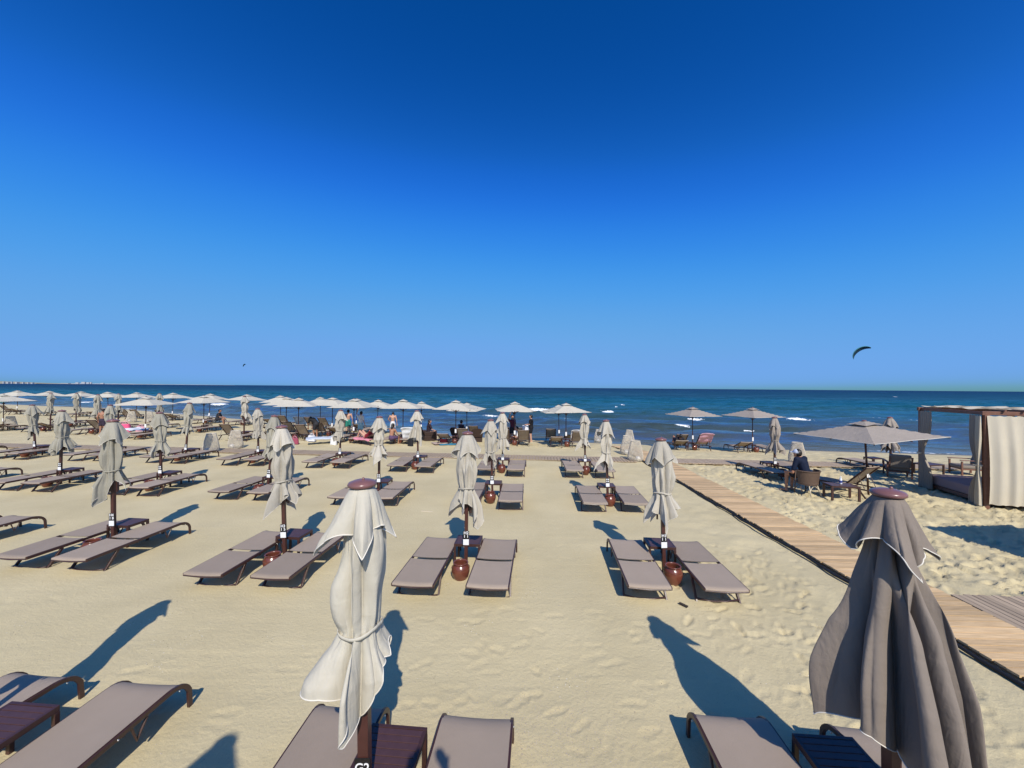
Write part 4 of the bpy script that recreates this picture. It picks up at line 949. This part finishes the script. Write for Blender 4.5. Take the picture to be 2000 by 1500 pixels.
def person(loc, rz, p, label, skin=SKIN, hair=HAIR, top=None, bottom=None, long_hair=False, cap=None, scale=1., vox=.013):
    loc = V3(loc); r = empty('person', loc, rz, label, 'person'); r.scale = (scale,)*3
    mb = MB(); P = {k: V3(v) for k, v in p.items()}; hd = P['head']; up_ = (hd-P['neck']).normalized()
    mb.sphere(hd, .098, 14, 10, (.82, .98, 1.18)); capsule(mb, P['neck'], hd-up_*.05, .052, .05)
    mb.sphere(hd+V3((0, .098, -.01)), .018, 8, 6); mb.sphere(hd+V3((0, .075, -.075)), .03, 8, 6)
    for x in (-1, 1): mb.sphere(hd+V3((x*.083, 0, -.005)), .022, 8, 6, (.5, 1, 1.4)); mb.sphere(hd+V3((x*.032, .082, .02)), .014, 6, 5)
    capsule(mb, P['chest'], P['neck'], .125, .06); capsule(mb, P['belly'], P['chest'], .115, .135); capsule(mb, P['pelvis'], P['belly'], .13, .115)
    for s, x in (('L', -1), ('R', 1)):
        capsule(mb, P['chest']+(P['sh'+s]-P['chest'])*.55, P['sh'+s], .09, .058); capsule(mb, P['sh'+s], P['el'+s], .05, .039); capsule(mb, P['el'+s], P['wr'+s], .039, .026)
        f = (P['wr'+s]-P['el'+s]).normalized(); q = f.cross(V3((0, 0, 1))); q = q.normalized() if q.length > .1 else V3((1, 0, 0)); n = q.cross(f)
        capsule(mb, P['wr'+s], P['wr'+s]+f*.08, .027, .034)
        for i in range(4):
            o = P['wr'+s]+f*.085+q*(.024*(i-1.5)); capsule(mb, o, o+f*(.06+.012*(1 if i in (1, 2) else 0))-n*.02, .011, .009)
        o = P['wr'+s]+f*.03+q*(.03*x); capsule(mb, o, o+f*.045+q*(.035*x), .012, .010)
        capsule(mb, P['pelvis']+(P['hip'+s]-P['pelvis'])*.6, P['kn'+s], .095, .058); capsule(mb, P['kn'+s], P['an'+s], .055, .036)
        sh = (P['an'+s]-P['kn'+s]).normalized(); fwd = V3((0, 1, 0)) if abs(sh.z) > .5 else V3((0, .35, 1)).normalized()
        capsule(mb, P['an'+s]-fwd*.04+sh*.035, P['an'+s]+fwd*.16+sh*.05, .036, .028)
    body = mb.build('body', skin, r, True)
    def soft(o, v):
        m = o.modifiers.new('remesh', 'REMESH'); m.mode = 'VOXEL'; m.voxel_size = v; m.use_smooth_shade = True
        m = o.modifiers.new('smooth', 'SMOOTH'); m.factor = .5; m.iterations = 3
    soft(body, vox)
    if top is not None:
        t = MB(); g = .018
        capsule(t, P['chest'], P['chest'].lerp(P['neck'], .55), .125+g, .085+g); capsule(t, P['belly'], P['chest'], .115+g, .135+g); capsule(t, P['pelvis'], P['belly'], .13+g, .115+g)
        for s in 'LR':
            capsule(t, P['chest']+(P['sh'+s]-P['chest'])*.55, P['sh'+s], .09+g, .058+g); capsule(t, P['sh'+s], P['sh'+s].lerp(P['el'+s], .75), .05+g, .044+g)
        soft(t.build('shirt', top, r, True), .018)
    if bottom is not None:
        t = MB(); g = .022; capsule(t, P['pelvis'], P['pelvis'].lerp(P['belly'], .35), .13+g, .12+g)
        for s in 'LR': capsule(t, P['pelvis']+(P['hip'+s]-P['pelvis'])*.6, P['hip'+s].lerp(P['kn'+s], .62), .095+g, .075+g)
        soft(t.build('shorts', bottom, r, True), .018)
    if cap is not None:
        c = MB().sphere(hd+V3((0, 0, .03)), .112, 16, 10, (.86, 1.02, .95)); c.v = [v if v[2] > hd.z+.015 else (v[0], v[1], hd.z+.015) for v in c.v]
        c.build('cap', cap, r, True); MB().sphere(hd+V3((0, .13, .03)), .075, 14, 6, (.95, 1.0, .12)).build('cap_brim', cap, r, True)
    h = MB().sphere(hd+V3((0, -.018, .022)), .106, 14, 10, (.84, .98, 1.12)); h.v = [v if not (v[1] > hd.y+.045 and v[2] < hd.z+.06) else (v[0], hd.y+.03, max(v[2], hd.z-.02)) for v in h.v]
    if long_hair: capsule(h, hd+V3((0, -.06, 0)), hd+V3((0, -.09, -.22)), .075, .05)
    h.build('hair', hair, r, True)
    return r
def on(px, py): p = ground(px, py); p.z = gz(p.x, p.y); return p
def far(px, d): return at_dist(px, d)
SIT_CHAIR = sit(.44, .16, elL=(-.27, .20, .62), elR=(.27, .16, .66), wrL=(-.16, .40, .60), wrR=(.15, .40, .62), head=(-.03, .22, 1.14), neck=(0, .15, 1.02))
person((9.27, 11.93, 0), R(22), SIT_CHAIR, 'seated man in navy shirt and white cap, seen from behind in a cane chair', SKIN2, top=paint((.008, .014, .035)), bottom=paint((.012, .013, .02)), cap=paint((.62, .68, .78)), scale=1.1)
w1 = on(1037, 864)
person(w1, R(80), stand(elL=(-.22, .08, 1.14), wrL=(-.12, .30, 1.10), elR=(.22, .08, 1.14), wrR=(.10, .30, 1.10)), 'standing woman in short black dress holding a white towel', top=paint((.012, .012, .016)), bottom=paint((.012, .012, .016)), scale=1.04)
def hanging_towel(loc, rz, w, h, m, label):
    P = [[(x*w*(1-.25*(1-t)), .03*math.sin(x*9+t*3), -t*h) for x in np.linspace(-.5, .5, 14)] for t in np.linspace(0, 1, 14)]
    o = MB().grid(P).build('towel', m, None, True); o.location = loc; o.rotation_euler = (0, 0, rz)
    sm = o.modifiers.new('thick', 'SOLIDIFY'); sm.thickness = .012; return tag(o, label, 'towel')
hanging_towel((w1.x-.37, w1.y-.02, w1.z+1.12), R(15), .48, .95, paint((.72, .74, .80)), 'white towel hanging from the hands of the woman in black')
person(on(1018, 868), R(100), sit(.18, .22, knL=(-.12, .34, .48), knR=(.14, .38, .42), anL=(-.12, .42, .07), anR=(.14, .46, .07)), 'person in white crouching on the sand beside the woman in black', top=paint((.7, .68, .66)), bottom=paint((.5, .45, .42)))
person(far(1001, 24.0), R(-150), stand(elR=(.34, .12, 1.5), wrR=(.30, .22, 1.78)), 'standing person in dark red and black reaching up under a sunshade', SKIN2, top=paint((.09, .02, .04)), bottom=paint((.02, .02, .03)))
person(far(681, 25.4), R(20), stand(), 'shirtless man standing in green swim shorts', SKIN, bottom=paint((.03, .22, .17)))
person(far(705, 23.9), R(-15), stand(elL=(-.36, .06, 1.52), wrL=(-.30, .14, 1.80), head=(0, .08, 1.58)), 'standing person in white shirt and light blue shorts lifting one arm', SKIN, top=paint((.74, .76, .76)), bottom=paint((.38, .62, .66)))
person(far(768, 25.2), R(8), stand(head=(0, .10, 1.54), elL=(-.30, .10, 1.18), wrL=(-.20, .26, 1.02)), 'sunburnt person from behind with head bowed, near the water', SKIN, bottom=paint((.7, .7, .7)))
person(on(764, 869), R(-25), sit(.30, .10), 'dark-haired person with tanned back sitting on a lounger edge', SKIN2, bottom=paint((.10, .06, .12)), long_hair=True)
person(far(617, 23.6), R(60), stand(pelvis=(0, -.10, .92), belly=(0, .05, 1.08), chest=(0, .25, 1.16), neck=(0, .40, 1.20), head=(0, .52, 1.22), shL=(-.17, .33, 1.22), shR=(.17, .33, 1.18), elL=(-.22, .40, .92), elR=(.22, .42, .90), wrL=(-.15, .50, .70), wrR=(.15, .52, .68), hipL=(-.09, -.08, .89), hipR=(.09, -.08, .89)), 'man in dark clothes bending over a raised lounger', SKIN2, top=paint((.02, .02, .022)), bottom=paint((.03, .03, .035)))
person(far(425, 31.0), R(-70), sit(.40, .14), 'silhouetted person sitting by the water, far left of the crowd', SKIN2, top=paint((.03, .03, .035)), bottom=paint((.02, .02, .025)))
person(far(201, 24.6), R(10), stand(head=(0, .10, 1.55)), 'shirtless tanned man standing behind closed parasols on the left', SKIN2, bottom=paint((.04, .03, .05)))
# dark rattan armchairs near the water, two of them occupied
def rattan_chair(px, d, rz, label):
    b = far(px, d); r = empty('rattan_chair', b, rz, label, 'armchair', 'rattan chairs near the water')
    MB().box(-.36, .36, -.34, .36, .02, .36).build('seat_base', M['ratan'], r, bevel=.03)
    MB().box(-.27, .27, -.2, .34, .362, .43).build('cushion', M['cushion'], r, bevel=.02)
    for s in (-1, 1): MB().box(s*.325-.05, s*.325+.05, -.335, .36, .361, .60).build('arm', M['ratan'], r, bevel=.03)
    P = [[(x, -.33-.14*t, .37+.52*t*(1-.30*(x/.36)**4)) for x in np.linspace(-.36, .36, 13)] for t in np.linspace(0, 1, 8)]
    Q = [[(x, y-.07, z) for x, y, z in row][::-1] for row in P]
    o = MB().grid(P).grid(Q).build('back', M['ratan'], r, True); return b
b = rattan_chair(838, 23.6, R(-62), 'dark rattan armchair with a woman sitting in it, near the water')
person(b, R(-62), sit(.42, .04), 'long-haired woman in dark top sitting in a rattan armchair facing right', SKIN, top=paint((.03, .02, .03)), long_hair=True)
b = rattan_chair(899, 24.2, R(-40), 'dark rattan armchair with a person leaning in it under a sunshade')
person(b, R(-40), sit(.42, .10), 'dark-haired person leaning forward in a rattan armchair under a sunshade', SKIN, top=paint((.05, .03, .04)), bottom=paint((.3, .1, .1)))
rattan_chair(930, 23.4, R(15), 'empty dark rattan armchair seen from behind near the water')
# reclining sunbathers on raised loungers of their own
def sunbather(px, d, rz, label, llabel, towel=None, back=True, **k):
    b = far(px, d); place(LR2 if back else L0, b, rz, llabel, 'loungers along the shore')
    pose = recline(.36, .52 if back else .05, .28, **k.pop('pose', {})); person(b+V3((0, 0, -.02)), rz, pose, label, **k); return b
sunbather(717, 21.6, R(62), 'sunbather in red swimsuit lying with arms behind the head on a pink towel', 'lounger under the pink towel and the sunbather in red', skin=SKIN, top=paint((.22, .02, .03)), pose=dict(elL=(-.30, -.62, .86), elR=(.30, -.62, .86), wrL=(-.10, -.66, .98), wrR=(.10, -.66, .98)))
sunbather(1324, 22.0, R(-8), 'sunbather in dark clothes on the raised lounger left of the taupe sunshade pole', 'raised lounger with a dark-clothed sunbather, right shore', skin=SKIN2, top=paint((.02, .02, .03)), bottom=paint((.02, .02, .04)))
# towels, bags and other belongings
def lounger_towel(px, d, rz, w, l, m, label, z=.345, tilt=0.):
    b = far(px, d) if d < 60 else on(px, d-1000)
    P = [[(x*w, y*l, .018*math.sin(x*7+y*9)+.012*math.sin(y*17)-(.10*max(0, abs(x)*2-.82)*4 if abs(x) > .41 else 0)) for x in np.linspace(-.5, .5, 19)] for y in np.linspace(-.5, .5, 24)]
    o = MB().grid(P).build('towel', m, None, True); o.location = (b.x, b.y, b.z+z); o.rotation_euler = (tilt, 0, rz)
    sm = o.modifiers.new('thick', 'SOLIDIFY'); sm.thickness = .014; return tag(o, label, 'towel', 'towels on the loungers')
lounger_towel(716, 21.6, R(62), .78, 1.3, paint((.62, .24, .30)), 'pink towel under the sunbather in red', .35)
lounger_towel(628, 21.7, R(-62), .8, 1.5, paint((.45, .50, .58)), 'pale blue-grey towel spread on a lounger left of the crowd', .36)
lounger_towel(803, 21.5, R(-5), .95, .9, paint((.75, .76, .78)), 'white towel draped over a raised backrest with a black backpack before it', .62, R(-60))
lounger_towel(1378, 21.9, R(-4), .75, .8, paint((.62, .36, .44)), 'pink towel draped over a raised lounger back by the taupe sunshade', .74, R(-48))
lounger_towel(248, 25.0, R(-40), .8, 1.4, paint((.7, .72, .75)), 'white towel on a lounger left of the closed parasols', .38)
lounger_towel(272, 24.6, R(30), .8, 1.2, paint((.45, .50, .60)), 'pale blue towel on a lounger under the near left sunshade', .38)
lounger_towel(588, 27.5, R(-5), .8, .9, paint((.75, .75, .75)), 'white towel over a raised backrest by the water, left of the crowd', .72, R(-55))
lounger_towel(1128, 22.3, R(-4), .75, .8, paint((.75, .75, .75)), 'white towel on the raised lounger by the last near-row sunshade', .70, R(-50))
def bag(px, d, sx, sy, sz, c, label, c2=None, dx=0):
    b = far(px, d); r = empty('beach_bag', b, rj.uniform(-.5, .5), label, 'bag', 'bags on the sand')
    P = []
    for k in range(9):
        t = k/8; q = 1-.22*t+.06*math.sin(t*3.1)
        P.append([((math.copysign(abs(math.cos(a))**.6, math.cos(a)))*sx/2*q, math.copysign(abs(math.sin(a))**.6, math.sin(a))*sy/2*q*(1-.3*t), t*sz+.012*math.sin(a*3+k)) for a in np.linspace(0, 2*math.pi, 25)])
    MB().grid(P).build('body', paint(c), r, True)
    P = [[(x*.98, y*.98, z-.004) for x, y, z in P[-1]], [(x*.02, y*.02, sz-.05) for x, y, z in P[-1]]]; MB().grid(P).build('opening', paint(c2 or tuple(v*.5 for v in c)), r, True)
    for s in (-1, 1): MB().tube(arc((-sx*.25, s*sy*.2, sz*.95), (0, s*sy*.35, sz*1.7), (sx*.25, s*sy*.2, sz*.95), 8), .012, 6).build('handle', paint(c2 or c), r, True)
for a in ((577, 21.4, .42, .26, .34, (.30, .06, .10), 'maroon beach bag with pink top beside the sunshade pole', (.55, .22, .30)), (610, 22.6, .45, .3, .34, (.70, .70, .74), 'white beach bag behind the blue-grey towel'),
          (803, 21.0, .32, .22, .48, (.02, .02, .022), 'black backpack standing before the white draped towel'), (868, 22.0, .5, .36, .30, (.42, .05, .05), 'red beach bag lying open on the sand by the colourful mat', (.05, .2, .3)),
          (653, 21.3, .36, .24, .42, (.72, .71, .68), 'white tote bag left of the fourth-row parasol'), (244, 26.2, .75, .5, .55, (.72, .10, .22), 'large bright pink bag on the left among the loungers', (.8, .4, .45)),
          (276, 26.4, .5, .3, .38, (.65, .35, .40), 'pale pink bag right of the bright pink one'), (986, 22.6, .4, .3, .36, (.7, .7, .72), 'white bag beside the dark raised lounger under the sunshade')): bag(*a)
b = on(884, 868); P = [[(x, y, .03+.03*vnoise(np.array(x*5+9.), np.array(y*5+9.)).item()) for x in np.linspace(-.75, .75, 22)] for y in np.linspace(-.35, .35, 12)]
o = MB().grid(P).build('beach_mat', paint((.05, .22, .34)), None, True); o.location = b; o.rotation_euler = (0, 0, R(14)); sm = o.modifiers.new('t', 'SOLIDIFY'); sm.thickness = .02
tag(o, 'blue beach mat lying crumpled on the sand beside a red bag', 'mat')
o = MB().grid([[(x, y, z+.015) for x, y, z in row[:12]] for row in P]).build('beach_mat', paint((.45, .35, .30)), None, True); o.location = b+V3((-.45, .25, .02)); o.rotation_euler = (0, 0, R(30)); sm = o.modifiers.new('t', 'SOLIDIFY'); sm.thickness = .02
tag(o, 'beige beach mat overlapping the blue one', 'mat')
# litter on the raked sand
for px, py, L, c, rz, lab in ((834, 1000, .30, (.55, .47, .34), R(-4), 'pale flat stick lying on the raked sand behind the loungers'), (1335, 1183, .13, (.05, .04, .035), R(-50), 'dark twig lying on the sand below the right lounger')):
    b = on(px, py); o = MB().box(-L/2, L/2, -.018, .018, 0, .02).build('stick', paint(c), None, bevel=.004); o.location = (b.x, b.y, b.z+.005); o.rotation_euler = (0, .03, rz); tag(o, lab, 'stick')
def shell_grit():
    rg = np.random.default_rng(8); v = []; f = []
    for i in range(5200):
        if i < 2600: x, y = rg.normal(.25, .55), rg.normal(3.55, .35)
        else: y = 3.2+rg.exponential(2.4); x = rg.uniform(-1.3, 1.05)*y
        if not (2.8 < y < 12) or x > 5.6: continue
        r = rg.uniform(.0025, .007)*(1.6 if rg.random() < .06 else 1); z = SAND_Z(x, y)
        a = rg.uniform(0, 6.28); b = len(v)
        for k in range(4): v.append((x+r*math.cos(a+k*1.57)*rg.uniform(.6, 1.3), y+r*math.sin(a+k*1.57)*rg.uniform(.6, 1.3), z+rg.uniform(-.001, .003)))
        v.append((x, y, z+r*.7)); f += [(b, b+1, b+4), (b+1, b+2, b+4), (b+2, b+3, b+4), (b+3, b, b+4)]
    me = bpy.data.meshes.new('shell_grit'); me.from_pydata(v, [], f)
    me.materials.append(mat('shell_bits', (.62, .55, .43), .7, .3, 40, c2=(.16, .12, .09)))
    o = obj('shell_grit', me); tag(o, 'tiny shell fragments and grit scattered over the near sand', 'shells', kind='stuff')
_yr = Y[:, 0]; _hw = X[:, -1]
def SAND_Z(x, y):
    i = int(np.clip(np.searchsorted(_yr, y), 0, len(_yr)-1)); j = int(np.abs(X[i]-x).argmin()); return float(Z[i, j])
shell_grit()
# kites
def kite(px, py, d, span, roll, label):
    e = V3((0, 0, EYE))+ray(px, py)*d; r = empty('kite', e, 0, label, 'kite', 'kites over the sea'); r.rotation_euler = (0, roll, R(-20))
    P = []; LE = []
    for a in np.linspace(-1, 1, 25):
        an = a*1.35; x = span/2*math.sin(an)/math.sin(1.35); z = span*.42*(math.cos(an)-.5); ch = span*.30*(1-a*a)**.45+.03
        row = []
        for t in np.linspace(0, 1, 8): row.append((x, t*ch*.4-.2, z-ch*t*.62+.05*span*math.sin(math.pi*t)*(1-a*a)))
        P.append(row); LE.append(row[0])
    o = MB().grid(P).build('canopy', paint((.012, .035, .06)), r, True); sm = o.modifiers.new('t', 'SOLIDIFY'); sm.thickness = .03
    MB().tube(LE, [span*.02*(1-.8*abs(a))+.02 for a in np.linspace(-1, 1, 25)], 8).build('leading_edge', paint((.06, .22, .24)), r, True)
    for k in (4, 8, 12, 16, 20): MB().tube(P[k], span*.008+.015, 6).build('strut', paint((.02, .06, .08)), r, True)
kite(1680, 687, 130, 4.5, R(-38), 'dark crescent kite flying over the sea on the right')
kite(477, 713, 900, 9, R(-30), 'tiny distant kite low over the horizon on the left')
# the terrace behind the camera: deck, photographer and a closed parasol whose shadows reach into the picture
dk = tag(empty('terrace'), 'timber terrace behind the camera', kind='structure')
for i in range(26): MB().box(-4, 4, -4.2+i*.16, -4.2+i*.16+.15, 1.58, 1.62).build('plank', M['plankgrey'], dk)
for x in (-3.8, 0, 3.8):
    for y in (-4, -.4): MB().box(x-.07, x+.07, y-.07, y+.07, -.1, 1.579).build('post', M['wood'], dk)
person((.05, -.42, 1.62), R(0), stand(elL=(-.30, .14, 1.36), wrL=(-.15, .30, 1.58), elR=(.30, .14, 1.36), wrR=(.15, .30, 1.58)), 'photographer standing on the terrace behind the camera', top=paint((.05, .05, .06)), bottom=paint((.03, .03, .04)))
closed_parasol((-1.62, -1.0, 1.62), (-1.62, -1.0, 4.25), 'closed parasol on the terrace behind the camera', 'closed parasols on the terrace', 301, 'cream', True, 1., length=1.5, sign=None)
#@@END
